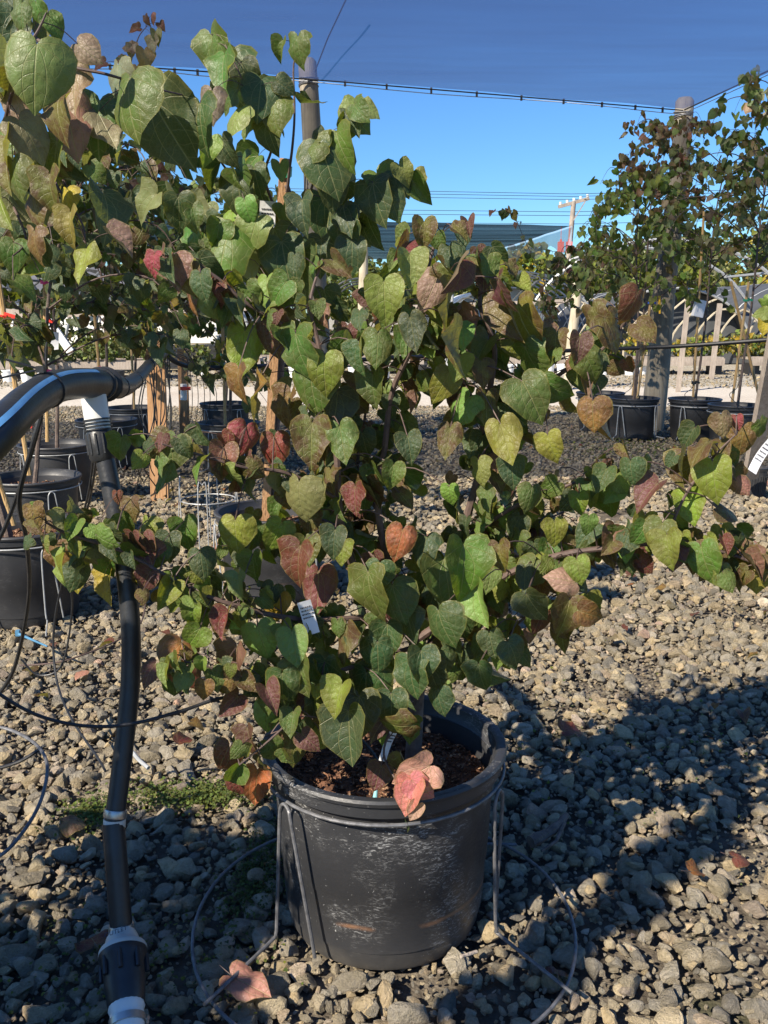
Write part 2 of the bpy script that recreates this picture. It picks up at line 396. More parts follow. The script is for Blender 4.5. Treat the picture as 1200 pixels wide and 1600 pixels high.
def leaf_mesh(name, arr, mat):
    vs, uv, fs = arr; me = bpy.data.meshes.new(name); me.from_pydata([tuple(v) for v in vs], [], fs)
    l = me.uv_layers.new(name='UVMap'); li = np.empty(len(me.loops), int); me.loops.foreach_get('vertex_index', li)
    l.data.foreach_set('uv', uv[li][:, :2].ravel()); l2 = me.uv_layers.new(name='margin'); q2 = np.zeros((len(li), 2)); q2[:, 0] = uv[li][:, 2]; l2.data.foreach_set('uv', q2.ravel()); me.materials.append(mat)
    me.polygons.foreach_set('use_smooth', [True] * len(fs)); me.update(); return me
LV, LVF = [], []
for k in range(14):
    r = random.Random(100 + k)
    args = (k, r.choice((.12, .25, .4, .65)), r.uniform(.0, 1.15), r.uniform(.3, 1.3), r.uniform(-.3, 1.0))
    LV.append(leaf_arrays(*args, cells=3, step=1, wid=r.uniform(.82, 1.06), twist=r.uniform(-.4, .4)))
    LVF.append(leaf_arrays(*args, cells=1, step=2, wid=r.uniform(.92, 1.08)))
for k in range(4):          # strongly folded ones
    r = random.Random(200 + k); args = (50 + k, r.uniform(.9, 1.5), r.uniform(.2, 1.0), .5, .1)
    LV.append(leaf_arrays(*args, cells=3)); LVF.append(leaf_arrays(*args, cells=1, step=2))
LM = [leaf_mesh('leaf', a, MT['leaf']) for a in LV]
LMF = [leaf_mesh('small_leaf', a, MT['leaf']) for a in LVF]
NF = 14
PAL = {  # rgb + blotch amount
 'g': (.064, .118, .020, .28), 'e': (.10, .135, .060, .25), 'd': (.030, .062, .024, .15), 'p': (.140, .200, .050, .2), 'y': (.150, .185, .022, .35), 'Y': (.34, .24, .02, .35),  # e: distant haze is put into the leaf colour as extra lightness
 'b': (.100, .085, .020, .8), 'm': (.100, .030, .034, .5), 'r': (.26, .030, .045, .4), 'R': (.14, .026, .026, .55), 'v': (.20, .10, .075, .6),
 'o': (.17, .10, .025, .7), 'O': (.30, .105, .030, .6), 'k': (.42, .20, .15, .25), 't': (.22, .17, .11, .4), 'c': (.12, .20, .035, .1)}
def basis(T, N):
    T = T.normalized(); y = -T; z = (N - T * N.dot(T)).normalized(); x = y.cross(z)
    return x, y, z
def add_leaf(parent, base, T, N, size, col, v=None, far=False, asp=1.0):
    ms = LMF if far else LM
    if v is None: v = rnd.randrange(NF)
    o = bpy.data.objects.new('leaf', ms[v]); COL.objects.link(o); o.parent = parent
    x, y, z = basis(T, N)
    m = Matrix.Identity(4)
    for i, a in enumerate((x * size * asp, y * size, z * size)): m[0][i], m[1][i], m[2][i] = a
    m.translation = base - parent.location
    o.matrix_local = m
    j = lambda c: max(.004, c * rnd.uniform(1.0, 1.6))
    c = PAL[col]; o.color = (j(c[0]), j(c[1]), j(c[2]), c[3])
    return o
class LeafMass:
    def __init__(s, far=True): s.V = []; s.U = []; s.Fv = []; s.Ct = []; s.n = 0; s.src = LVF if far else LV
    def add(s, base, T, N, size, col, v=None):
        if v is None: v = rnd.randrange(NF)
        vs, uv, fs = s.src[v]; x, y, z = basis(T, N); A = np.array([list(x), list(y), list(z)]) * size
        s.V.append(vs @ A + np.array(base)); s.U.append(uv); s.Fv += [tuple(i + s.n for i in f) for f in fs]; s.n += len(vs)
        c = PAL[col]; k = rnd.uniform(.95, 1.5); s.Ct.append(np.tile([c[0] * k * rnd.uniform(.9, 1.1), c[1] * k, c[2] * k, c[3]], (len(vs), 1)))
    def build(s, name, parent, kind='stuff'):
        if not s.n: return None
        V = np.concatenate(s.V); U = np.concatenate(s.U); Ct = np.concatenate(s.Ct)
        V = V - np.array(parent.location) if parent else V
        me = bpy.data.meshes.new(name); me.from_pydata(V.tolist(), [], s.Fv)
        l = me.uv_layers.new(name='UVMap'); li = np.empty(len(me.loops), int); me.loops.foreach_get('vertex_index', li)
        l.data.foreach_set('uv', U[li][:, :2].ravel()); l2 = me.uv_layers.new(name='margin'); q2 = np.zeros((len(li), 2)); q2[:, 0] = U[li][:, 2]; l2.data.foreach_set('uv', q2.ravel()); a = me.color_attributes.new('tint', 'FLOAT_COLOR', 'POINT'); a.data.foreach_set('color', Ct.ravel())
        me.materials.append(MT['leafmass']); me.polygons.foreach_set('use_smooth', [True] * len(s.Fv)); me.update()
        o = bpy.data.objects.new(name, me); COL.objects.link(o); o.parent = parent; o['kind'] = kind; return o
def rvec(): return Vector((rnd.gauss(0, 1), rnd.gauss(0, 1), rnd.gauss(0, 1))).normalized()

# ================================================================== GROUND
def ground():
    m = MB(); n = 60
    # dirt bed under the stones, gently uneven, nearer than the road
    xs = np.linspace(-14, 14, 90); ys = np.linspace(-4, 11.6, 70)
    vs = [(x, y, -.028 + .008 * noise.noise(Vector((x * 1.3, y * 1.3, 0)))) for y in ys for x in xs]
    fs = [(j * 90 + i, j * 90 + i + 1, (j + 1) * 90 + i + 1, (j + 1) * 90 + i) for j in range(69) for i in range(89)]
    m.add(vs, fs); tag(m.build('gravel_yard_ground', MT['dirt']), kind='structure')
    m = MB(); m.add([(-400, 11.6, -.022), (400, 11.6, -.022), (400, 900, -.022), (-400, 900, -.022)], [(0, 1, 2, 3)])
    tag(m.build('far_ground', MT['fargravel']), kind='structure')
    m = MB(); m.add([(-400, -60, -.06), (400, -60, -.06), (400, 11.9, -.06), (-400, 11.9, -.06)], [(0, 1, 2, 3)])
    tag(m.build('yard_surroundings_ground', MT['fargravel']), kind='structure')
    m = MB(); k = 60; vs = []
    for i in range(k + 1):
        x = -60 + 120 * i / k
        vs += [(x, 12.1 + .25 * noise.noise(Vector((x * .4, 0, 0))), -.016), (x, 15.6 + .3 * noise.noise(Vector((x * .3, 5, 0))), -.016)]
    m.add(vs, [(2 * i, 2 * i + 2, 2 * i + 3, 2 * i + 1) for i in range(k)]); tag(m.build('gravel_road', MT['road']), kind='structure')
ground()

def rock_mesh(seed, sub):
    import bmesh
    bm = bmesh.new(); bmesh.ops.create_icosphere(bm, subdivisions=sub, radius=1.0); r = random.Random(seed)
    planes = [(Vector((r.gauss(0, 1), r.gauss(0, 1), r.gauss(0, 1))).normalized(), r.uniform(.42, .82)) for _ in range(13)]
    of = Vector((seed * 3.1, 0, 0)); sq = Vector((r.uniform(.95, 1.3), r.uniform(.75, 1.0), r.uniform(.55, .8)))
    for v in bm.verts:
        d = v.co.normalized(); p = d * (1.0 + .16 * noise.noise(d * 1.5 + of))
        for nrm, dd in planes:
            e = p.dot(nrm) - dd
            if e > 0: p -= nrm * e * .92
        p += d * .05 * noise.noise(d * 4 + of)
        v.co = Vector((p.x * sq.x, p.y * sq.y, p.z * sq.z))
    me = bpy.data.meshes.new('stone'); bm.to_mesh(me); bm.free(); me.materials.append(MT['stone'])
    me.polygons.foreach_set('use_smooth', [True] * len(me.polygons)); me.set_sharp_from_angle(angle=R(26)); return me
def rock_collection(name, sub, n):
    c = bpy.data.collections.new(name)
    for i in range(n):
        o = bpy.data.objects.new('stone', rock_mesh(i + 1, sub)); c.objects.link(o)
    return c
ROCKS = rock_collection('stone_shapes', 3, 12); ROCKSF = rock_collection('stone_shapes_small', 1, 8)
def gn_scatter(name, pts, rot, scl, tone, hue, coll, nv):
    me = bpy.data.meshes.new(name); me.from_pydata(pts.tolist(), [], [])
    for an, ty, data in (('rot', 'FLOAT_VECTOR', rot), ('scl', 'FLOAT_VECTOR', scl), ('tone', 'FLOAT', tone), ('hue', 'FLOAT', hue)):
        a = me.attributes.new(an, ty, 'POINT'); a.data.foreach_set('vector' if ty == 'FLOAT_VECTOR' else 'value', np.asarray(data, dtype=np.float32).ravel())
    a = me.attributes.new('vid', 'INT', 'POINT'); a.data.foreach_set('value', np.random.RandomState(5).randint(0, nv, len(pts)).astype(np.int32))
    o = bpy.data.objects.new(name, me); COL.objects.link(o)
    g = bpy.data.node_groups.new(name + '_scatter', 'GeometryNodeTree')
    g.interface.new_socket('Geometry', in_out='INPUT', socket_type='NodeSocketGeometry'); g.interface.new_socket('Geometry', in_out='OUTPUT', socket_type='NodeSocketGeometry')
    N = g.nodes; gi = N.new('NodeGroupInput'); go = N.new('NodeGroupOutput'); iop = N.new('GeometryNodeInstanceOnPoints'); ci = N.new('GeometryNodeCollectionInfo')
    ci.inputs['Collection'].default_value = coll; ci.inputs['Separate Children'].default_value = True; ci.inputs['Reset Children'].default_value = True
    def na(nm, ty):
        x = N.new('GeometryNodeInputNamedAttribute'); x.data_type = ty; x.inputs[0].default_value = nm; return x.outputs[0]
    g.links.new(gi.outputs[0], iop.inputs['Points']); g.links.new(ci.outputs[0], iop.inputs['Instance']); iop.inputs['Pick Instance'].default_value = True
    g.links.new(na('vid', 'INT'), iop.inputs['Instance Index'])
    er = N.new('FunctionNodeEulerToRotation'); g.links.new(na('rot', 'FLOAT_VECTOR'), er.inputs[0]); g.links.new(er.outputs[0], iop.inputs['Rotation'])
    g.links.new(na('scl', 'FLOAT_VECTOR'), iop.inputs['Scale']); g.links.new(iop.outputs[0], go.inputs[0])
    md = o.modifiers.new('scatter', 'NODES'); md.node_group = g
    return tag(o, kind='stuff')
def gravel():
    rs = np.random.RandomState(3)
    def field(y0, y1, sp, rmin, rmax, zoff, keep=1.0, hw=(.62, .75)):
        pts = []
        ys = np.arange(y0, y1, sp * .92)
        for y in ys:
            w = hw[0] * y + hw[1]; xs = np.arange(-w, w, sp); p = np.stack([xs, np.full_like(xs, y)], 1); pts.append(p)
        p = np.concatenate(pts); p += rs.uniform(-.45, .45, p.shape) * sp
        if keep < 1: p = p[rs.rand(len(p)) < keep]
        bare = np.array([noise.noise(Vector((a * 1.7 + 3.1, b * 1.7, 0))) + .5 * noise.noise(Vector((a * 5, b * 5, 3))) for a, b in p])
        # the bare, earthy patch at the right
        bare += .42 * (rmax > .02) * np.exp(-(((p[:, 0] - .84) / .12) ** 2 + ((p[:, 1] - 2.0) / .20) ** 2)) + .3 * (rmax > .02) * np.exp(-(((p[:, 0] - .72) / .09) ** 2 + ((p[:, 1] - 1.62) / .10) ** 2))
        bare += .55 * np.exp(-(((p[:, 0] + .42) / .22) ** 2 + ((p[:, 1] - 1.98) / .16) ** 2))
        if rmax < .02: bare *= .35
        u = rs.rand(len(p)); r_ = rmin + (rmax - rmin) * u ** 2.4
        k = bare < .42 + .25 * rs.rand(len(p)); p, r_ = p[k], r_[k]
        z = zoff + rs.uniform(-.004, .006, len(p)) + .006 * np.array([noise.noise(Vector((a * 2, b * 2, 9))) for a, b in p])
        pt = np.column_stack([p, z]); rot = np.column_stack([rs.normal(0, .35, len(p)), rs.normal(0, .35, len(p)), rs.uniform(0, 6.28, len(p))])
        s = r_[:, None] * rs.uniform(.85, 1.15, (len(p), 3))
        tone = np.clip(rs.normal(.5, .22, len(p)), 0, 1); hue = np.clip(rs.beta(2, 2.2, len(p)), 0, 1)
        return pt, rot, s, tone, hue
    def outside(a, c, r):
        k = ((a[0][:, 0] - c[0]) ** 2 + (a[0][:, 1] - c[1]) ** 2) > r * r
        return [q[k] for q in a]
    A = outside(field(.95, 6.0, .040, .0155, .037, -.006), (0, 1.68), .185)
    gn_scatter('gravel_stones', *A, ROCKS, 12)
    A = outside(field(.95, 4.2, .019, .005, .014, -.010), (0, 1.68), .150)
    gn_scatter('gravel_chippings', *A, ROCKSF, 8)
    A = field(6.0, 12.2, .044, .013, .028, -.010, hw=(.5, 1.0))
    gn_scatter('distant_gravel_stones', *A, ROCKSF, 8)
    A = field(15.2, 20.0, .14, .02, .05, -.012, .8, hw=(.5, 1.0))
    gn_scatter('roadside_gravel', *A, ROCKSF, 8)
gravel()

# ================================================================== POTS
RT, RB, HP = .230, .190, .370
def pot_meshes(mat):
    b = MB(); n = 72
    b.lathe([(.02, .004), (RB - .02, .004), (RB - .006, 0), (RB, .012), (RB + .004, .040), (RB + .0065, .042), (RB + .007, .046), (RB + .014, .15), (RB + .0155, .152), (RB + .022, .27), (RT - .013, HP - .038),
             (RT - .013, HP - .036), (RT - .020, HP - .034), (RT - .028, .27), (RT - .030, .22)], n)
    r_ = MB(); r_.lathe([(RT - .012, HP - .040), (RT - .003, HP - .039), (RT, HP - .036), (RT + .001, HP - .014), (RT + .007, HP - .012), (RT + .009, HP - .005), (RT + .006, HP), (RT - .006, HP + .001), (RT - .012, HP - .003), (RT - .015, HP - .03), (RT - .0185, HP - .034)], n)
    s = MB(); vs = []; rings = 14
    for i in range(rings + 1):
        rr = (RT - .0275) * i / rings
        for k in range(48):
            a = 2 * math.pi * k / 48; x, y = rr * math.cos(a), rr * math.sin(a)
            vs.append((x, y, .298 + .012 * noise.noise(Vector((x * 14, y * 14, 1))) + .006 * noise.noise(Vector((x * 50, y * 50, 1)))))
    s.add(vs, [(i * 48 + k, i * 48 + (k + 1) % 48, (i + 1) * 48 + (k + 1) % 48, (i + 1) * 48 + k) for i in range(rings) for k in range(48)])
    return b.mesh('pot_body', mat), r_.mesh('pot_rim', mat), s.mesh('soil', MT['mulch'], sharp=0)
def chips(n, seed, lo=.004, hi=.013):
    r = random.Random(seed); m = MB()
    for _ in range(n):
        rr = (RT - .034) * math.sqrt(r.random()); a = r.uniform(0, 6.28); x, y = rr * math.cos(a), rr * math.sin(a)
        l = r.uniform(lo, hi); rot = Euler((r.gauss(0, .5), r.gauss(0, .5), r.uniform(0, 6.28))).to_matrix()
        m.box((x, y, .302 + .012 * noise.noise(Vector((x * 14, y * 14, 1))) + r.uniform(0, .004)), (l, l * r.uniform(.3, .6), l * r.uniform(.15, .35)), rot)
    return m.mesh('bark_chips', MT['mulch'], smooth=False)
pm = {'s': pot_meshes(MT['pot']), 'c': pot_meshes(MT['potclean'])}
CH1, CH2 = chips(1500, 1), chips(380, 2, .010, .022)
POTS = {}
def pot(loc, label, kind='c', scale=1.0, group=None, chipm=None, rz=0):
    e = empty('plant_pot', loc, label, 'pot', group); e.rotation_euler.z = rz; e.scale = (scale,) * 3
    for nm, me in zip(('pot_body', 'pot_rim', 'soil'), pm[kind]):
        o = bpy.data.objects.new(nm, me); COL.objects.link(o); o.parent = e
    o = bpy.data.objects.new('bark_chips', chipm or CH2); COL.objects.link(o); o.parent = e; o['kind'] = 'stuff'
    return e
MAIN = Vector((0, 1.68, 0))
mp = pot(MAIN, 'large scuffed black pot in front, holding the bushy redbud with red and green leaves', 's', chipm=CH1, rz=.4)

def wire_stand(loc, label, legs, rg, mat, rw=.0035, ground=True, group=None, ringz=HP - .046, ringr=None):
    e = empty('pot_stand', loc, label, 'wire stand', group); L = Vector(loc)
    rr = ringr or RT + .004
    m = MB(); m.tube([(rr * math.cos(a), rr * math.sin(a), ringz) for a in np.linspace(0, 2 * math.pi, 48, endpoint=False)], rw, 8, closed=True); m.build('top_ring', mat, e)
    if ground:
        m = MB(); m.tube([(rg * math.cos(a), rg * math.sin(a) - .085, .034 + .006 * math.sin(a * 3)) for a in np.linspace(0, 2 * math.pi, 64, endpoint=False)], rw, 8, closed=True); m.build('ground_ring', mat, e)
    for a in legs:
        m = MB(); d = Vector((math.cos(a), math.sin(a), 0)); s = Vector((-d.y, d.x, 0)); top = d * (rr + .006)
        z = ringz
        pts = [d * (rr - .014) + s * .055 + Vector((0, 0, .03)), top + s * .02 + Vector((0, 0, z - .04)), top + s * .012 + Vector((0, 0, z - .010)), top + Vector((0, 0, z - .002)), top - s * .012 + Vector((0, 0, z - .012)),
               top - s * .018 + Vector((0, 0, z - .05)), d * (rr + .014) - s * .022 + Vector((0, 0, .09)), d * (rr + .018) - s * .022 + Vector((0, 0, .052)), d * (rr + .030) - s * .024 + Vector((0, 0, .040)), d * (rg + .018) - s * .03 + Vector((0, -.085, .040))]
        m.tube(spline(pts, 5), rw, 8); m.build('leg', mat, e)
    return e
wire_stand(MAIN, 'grey wire stand clasping the large front pot, its ground ring lying on the gravel', [R(222), R(-28), R(45), R(130)], .365, MT['wire'])

# ================================================================== TREES
def smooth_poly(pix, n=5):
    return [Vector(q) for q in spline([P(*p) for p in pix], n)]
class Tree:
    def __init__(s, base, label, group=None, name='redbud_tree'):
        s.root = empty(name, base, label, 'tree', group); s.o = Vector(base); s.tr = MB(); s.br = MB(); s.sk = []; s.mass = LeafMass(False); s.massf = LeafMass(True)
        s.tw = MB()
    gaps = None
    def limb(s, pts, r0, r1, trunk=False, n=7, sk=True):
        m = len(pts); rad = [r0 + (r1 - r0) * i / (m - 1) for i in range(m)]
        q = [p - s.o + Vector((noise.noise(p * 9), noise.noise(p * 9 + Vector((5, 0, 0))), 0)) * .006 for p in pts]
        (s.tr if trunk else s.br).tube(q, rad, n)
        if sk: s.sk += list(pts)
    def twig(s, a, b, r=.0011, bow=None):
        d = b - a; mid = (a + b) / 2 + (bow if bow is not None else Vector((0, 0, d.length * .12)))
        pts = [Vector(x) - s.o for x in spline([a, mid, b], 3)]; s.tw.tube(pts, [r * 1.3] + [r] * (len(pts) - 2) + [r * .8], 4, cap=False)
    def finish(s, twmat='twig', barkmat='bark'):
        if s.tr.v: s.tr.build('trunk', MT[barkmat], s.root)
        if s.br.v: s.br.build('branches', MT[twmat], s.root)
        if s.tw.v: tag(s.tw.build('leaf_stalks', MT[twmat], s.root), kind='stuff')
        s.mass.build('foliage', s.root)
        s.massf.build('inner_foliage', s.root)
VIEW = Vector((0, -1, .22))
def hero(tree, lst, Yf, col2=None, maxtw=.30, far=False):
    for h in lst:
        cx, cy, L, ang, turn, col = h[:6]; Y = h[6] if len(h) > 6 else Yf(cx, cy)
        c = P(cx, cy, Y); depth = (c - Vector((0, 0, CAMH))).dot(Vector((0, cp, -sp))); size = L / F * depth * .95
        a = R(ang); up = Vector((0, sp, cp))
        T = Vector((1, 0, 0)) * math.cos(a) - up * math.sin(a) + Vector((0, rnd.uniform(-.35, .1), 0)); T.normalize()
        N = (Vector((-.28, -1, .35)) + rvec() * .5); N.rotate(Matrix.Rotation(R(turn) * rnd.choice((-1, 1)), 3, T))
        base = c - T * size * .42
        v = rnd.randrange(NF) if turn < 45 else rnd.randrange(len(LM))
        add_leaf(tree.root, base, T, N, size, col, v, asp=rnd.uniform(.92, 1.08), far=far)
        if tree.sk:
            best = min(tree.sk, key=lambda q: (q - base).length + max(0, base.z - q.z) * .2)
            if (best - base).length < maxtw: tree.twig(best, base, .0012)
def random_leaves(tree, n, size, cols, part=True, polys=None, far=False, spread=.05, face=SUNV, k=.8, ylim=None, droop=.8, mass=None):
    src = polys or tree.sk; 
    for i in range(n):
        for _try in range(6):
            b = rnd.choice(src); o = rvec(); o.z *= .6; base = b + o * rnd.uniform(.25, 1) * spread
            if tree.gaps is None or not any((b - g).length < gr for g, gr in tree.gaps): break
        T = Vector((o.x * .7, o.y * .7, -droop)) + rvec() * .45
        N = face * k + Vector((0, -.5, .1)) + rvec() * .9
        if T.normalized().cross(N.normalized()).length < .2: N = Vector((0, -1, .3))
        s = size * rnd.uniform(.6, 1.15); c = rnd.choice(cols)
        if part: add_leaf(tree.root, base, T, N, s, c, rnd.randrange(len(LM)), far)
        else: (mass or tree.mass).add(base, T, N, s, c, rnd.randrange(len(LM)))
        if rnd.random() < .6: tree.twig(b, base, .001 if not far else .0018)

# ---- the bushy redbud in the front pot
t1 = Tree((0.045, 1.70, .28), 'bushy multi-stemmed redbud with green, bronze and red heart leaves in the front pot', name='redbud_tree')
trunk = smooth_poly([(645, 1190, 1.70), (650, 1110, 1.70), (656, 1060, 1.70), (648, 1000, 1.70), (640, 940, 1.70)])
t1.limb(trunk, .017, .011, True, 10)
SK = [
 ([(640, 940, 1.70), (610, 880, 1.68), (590, 800, 1.66), (600, 700, 1.66), (612, 620, 1.65), (645, 540, 1.62), (660, 470, 1.62), (675, 400, 1.62), (690, 364, 1.62)], .008, .0022),
 ([(640, 940, 1.70), (565, 900, 1.64), (535, 830, 1.62), (530, 770, 1.61), (525, 690, 1.60), (505, 620, 1.60), (497, 540, 1.60), (485, 470, 1.60), (505, 405, 1.62)], .009, .002),
 ([(655, 1060, 1.70), (690, 960, 1.72), (720, 850, 1.74), (745, 740, 1.74), (758, 650, 1.72), (768, 600, 1.71), (772, 545, 1.70), (748, 480, 1.69), (750, 430, 1.69), (735, 410, 1.68)], .010, .002),
 ([(650, 1000, 1.70), (720, 950, 1.68), (800, 895, 1.64), (880, 866, 1.60), (960, 855, 1.58), (1040, 850, 1.56), (1120, 860, 1.55), (1195, 885, 1.55)], .008, .002),
 ([(1040, 850, 1.56), (1068, 780, 1.55), (1110, 720, 1.55), (1150, 680, 1.55)], .003, .0015),
 ([(745, 740, 1.74), (800, 665, 1.70), (870, 590, 1.66), (940, 545, 1.64), (985, 490, 1.62)], .006, .002),
 ([(600, 960, 1.67), (560, 965, 1.62), (480, 968, 1.58), (400, 955, 1.54), (320, 930, 1.52), (260, 900, 1.50), (190, 862, 1.48), (110, 835, 1.46), (72, 815, 1.45)], .006, .0018),
 ([(530, 780, 1.61), (450, 740, 1.57), (380, 730, 1.54), (310, 710, 1.52), (252, 694, 1.50)], .004, .0015),
 ([(497, 545, 1.60), (440, 505, 1.60), (380, 470, 1.58), (330, 430, 1.56), (285, 405, 1.55), (245, 398, 1.55)], .004, .0015),
 ([(648, 1010, 1.70), (540, 1045, 1.58), (430, 1075, 1.50), (350, 1050, 1.48), (290, 1035, 1.46)], .005, .0016),
 ([(540, 1045, 1.58), (480, 1100, 1.50), (430, 1150, 1.46), (375, 1195, 1.44)], .003, .0014),
 ([(652, 1090, 1.70), (622, 1120, 1.60), (600, 1180, 1.52), (640, 1245, 1.46)], .003, .0014),
 ([(655, 1050, 1.70), (720, 1020, 1.64), (780, 1000, 1.62), (820, 965, 1.60), (890, 935, 1.60)], .004, .0015),
 ([(720, 850, 1.74), (780, 805, 1.72), (850, 772, 1.70), (930, 745, 1.68), (990, 745, 1.66)], .005, .0015),
 ([(590, 800, 1.66), (560, 740, 1.70), (570, 660, 1.74), (585, 560, 1.76), (570, 480, 1.76)], .004, .0015),
 ([(690, 960, 1.72), (740, 900, 1.80), (820, 830, 1.84), (880, 800, 1.86)], .004, .0015),
 ([(535, 830, 1.62), (490, 810, 1.70), (430, 830, 1.76), (370, 850, 1.80)], .004, .0015),
 ([(758, 650, 1.72), (720, 590, 1.64), (700, 520, 1.60), (695, 450, 1.60)], .003, .0015)]
polys = []
for pix, r0, r1 in SK:
    q = smooth_poly(pix, 6); t1.limb(q, r0, r1, False, 7); polys.append(q)
t1.gaps = [(P(705, 640, 1.68), .085), (P(725, 480, 1.66), .07), (P(600, 1160, 1.55), .07)]
H1 = [(662,366,50,92,0,'b'),(720,362,36,25,60,'b'),(642,420,58,85,0,'p'),(600,470,76,90,0,'p'),(675,455,66,110,10,'t'),(700,428,55,60,50,'b'),(708,432,66,112,60,'m'),(695,490,92,112,60,'b'),(708,545,92,112,65,'b'),
(780,460,66,88,62,'m'),(800,495,86,85,60,'b'),(815,510,92,80,20,'b'),(690,605,62,118,30,'y'),(715,575,46,100,0,'p'),(590,543,62,92,0,'g'),(580,608,60,95,0,'g'),(645,520,60,80,20,'d'),(830,568,72,70,25,'g'),(832,622,82,60,15,'g'),
(925,572,62,60,5,'g'),(960,520,70,55,30,'b'),(930,500,55,80,30,'b'),(990,480,62,105,60,'R'),(905,545,50,95,40,'m'),(872,612,62,30,25,'g'),(790,690,74,75,0,'y'),(748,738,48,90,0,'c'),(702,775,38,90,0,'c'),(720,640,60,125,20,'p'),
(925,648,55,95,20,'o'),(945,665,52,100,50,'O'),(860,700,52,80,10,'y'),(268,424,60,100,15,'v'),(237,412,42,105,15,'r'),(292,462,62,100,35,'o'),(312,447,52,90,10,'d'),(335,475,66,55,10,'p'),(418,522,76,92,0,'m'),(380,548,78,95,10,'y'),
(465,556,86,85,10,'g'),(483,604,92,95,20,'g'),(505,585,72,95,5,'y'),(368,600,62,100,55,'o'),(402,622,78,95,45,'o'),(445,640,70,110,40,'o'),(430,705,60,85,0,'R'),(347,722,60,95,0,'v'),(485,692,80,95,0,'b'),(465,783,76,95,0,'p'),
(535,692,66,80,20,'g'),(553,780,52,95,10,'R'),(525,640,72,95,20,'d'),(367,836,60,90,0,'y'),(380,690,62,100,65,'r'),(305,700,52,90,10,'b'),(250,700,56,130,45,'b'),(430,842,64,112,5,'y'),(624,850,60,105,0,'O'),(497,922,74,92,0,'R'),
(462,882,76,105,5,'R'),(575,932,96,90,0,'g'),(430,950,56,110,20,'Y'),(410,1005,68,75,0,'p'),(460,1012,62,80,0,'p'),(365,1042,82,100,0,'v'),(310,1066,56,80,0,'R'),(278,1032,70,100,35,'O'),(302,1000,52,120,30,'y'),(620,942,72,75,20,'g'),
(700,912,96,80,5,'g'),(728,892,102,85,10,'g'),(750,945,74,80,25,'p'),(640,975,72,75,15,'d'),(690,982,72,80,15,'d'),(605,1000,62,90,10,'d'),(570,1082,78,95,0,'d'),(590,1028,62,90,0,'d'),(660,1042,62,85,0,'d'),(750,1060,56,85,0,'d'),
(768,1008,46,80,0,'d'),(805,1022,52,60,15,'d'),(708,1022,46,90,0,'d'),(685,1098,50,90,0,'d'),(525,1092,62,115,5,'y'),(545,1068,38,80,10,'y'),(460,1112,78,90,0,'d'),(545,1150,98,90,0,'d'),(458,1172,62,100,0,'b'),(490,1157,42,150,30,'y'),
(622,1140,62,160,50,'b'),(645,1212,76,150,0,'k',1.44),(640,1245,60,110,0,'k',1.43),(660,1235,56,40,5,'k',1.43),(648,1268,34,120,0,'k',1.42),(640,1060,72,92,5,'d'),(612,1110,64,88,5,'d'),(505,1062,70,95,5,'d'),(675,1060,60,80,5,'d'),(560,1120,80,92,0,'d'),(500,1120,72,95,5,'d'),(440,1080,70,92,5,'d'),(690,1040,60,85,10,'d'),(540,1005,70,95,10,'b'),(470,1060,64,85,10,'g'),(720,980,60,80,10,'d'),(632,1276,42,30,45,'y'),(590,1215,46,110,10,'m'),(415,1122,52,95,0,'p'),(370,1228,42,85,0,'R'),(400,1228,62,95,0,'O'),(348,1185,52,120,25,'R'),
(388,1160,56,85,10,'m'),(70,817,36,85,0,'v'),(100,846,46,90,0,'g'),(90,872,52,80,25,'o'),(128,856,54,80,5,'g'),(118,896,60,85,15,'Y'),(165,882,52,80,15,'g'),(170,916,60,90,0,'Y'),(203,906,40,95,5,'Y'),(203,796,42,90,0,'b'),(183,777,22,85,0,'R'),
(225,832,52,105,25,'y'),(240,872,56,110,30,'g'),(290,836,56,80,15,'g'),(262,856,52,95,10,'d'),(290,912,50,90,0,'g'),(265,918,46,95,35,'p'),(330,916,46,60,0,'d'),(300,962,46,90,0,'y'),(370,916,46,95,0,'p'),(315,882,52,80,20,'d'),
(345,882,52,60,40,'g'),(395,885,50,90,20,'g'),(985,738,44,90,0,'d'),(940,748,46,120,35,'d'),(1010,772,62,140,50,'m'),(1062,735,66,110,60,'b'),(1090,702,58,150,50,'b'),(1115,750,74,92,0,'y'),(1160,690,56,92,0,'o'),(1130,665,42,80,0,'v'),
(1152,660,26,90,0,'r'),(1078,792,60,85,0,'y'),(1060,817,44,70,0,'y'),(1140,797,52,10,15,'b'),(1005,826,52,100,15,'y'),(978,858,42,90,0,'c'),(1042,860,62,95,0,'y'),(1085,872,52,90,15,'b'),(1100,882,72,85,15,'g'),(1132,846,52,80,0,'y'),
(1152,892,62,70,15,'g'),(1182,896,64,95,0,'y'),(985,882,32,95,10,'d'),(905,892,46,80,0,'y'),(920,822,36,90,5,'c'),(880,905,56,200,0,'k'),(855,866,46,95,0,'g'),(835,950,62,60,0,'d'),(885,967,72,100,0,'b'),(925,962,52,20,15,'o'),
(870,832,46,80,10,'y'),(905,788,40,90,10,'y'),(932,842,40,100,5,'g'),(760,780,44,80,10,'g'),(800,740,52,90,15,'d'),(830,780,48,95,15,'g'),(640,700,50,80,20,'d'),(612,745,48,100,15,'g'),(660,860,60,110,10,'d'),(780,870,50,90,10,'b'),
(820,905,44,95,5,'d'),(520,850,56,100,15,'d'),(590,900,50,100,10,'d'),(760,640,60,90,30,'b'),(700,690,56,100,20,'b'),(480,860,50,80,15,'g'),(560,560,56,95,30,'d')]
YF = lambda x, y: 1.50 + rnd.uniform(-.06, .08) if y > 950 else 1.555 + rnd.uniform(-.07, .07)
hero(t1, H1, YF)
COLS1 = list('ggggdddddypbbbmmmvRgdgc')
inner = [q for p_ in polys for q in p_[4:]]
nper = max(0, 298 - len(H1))
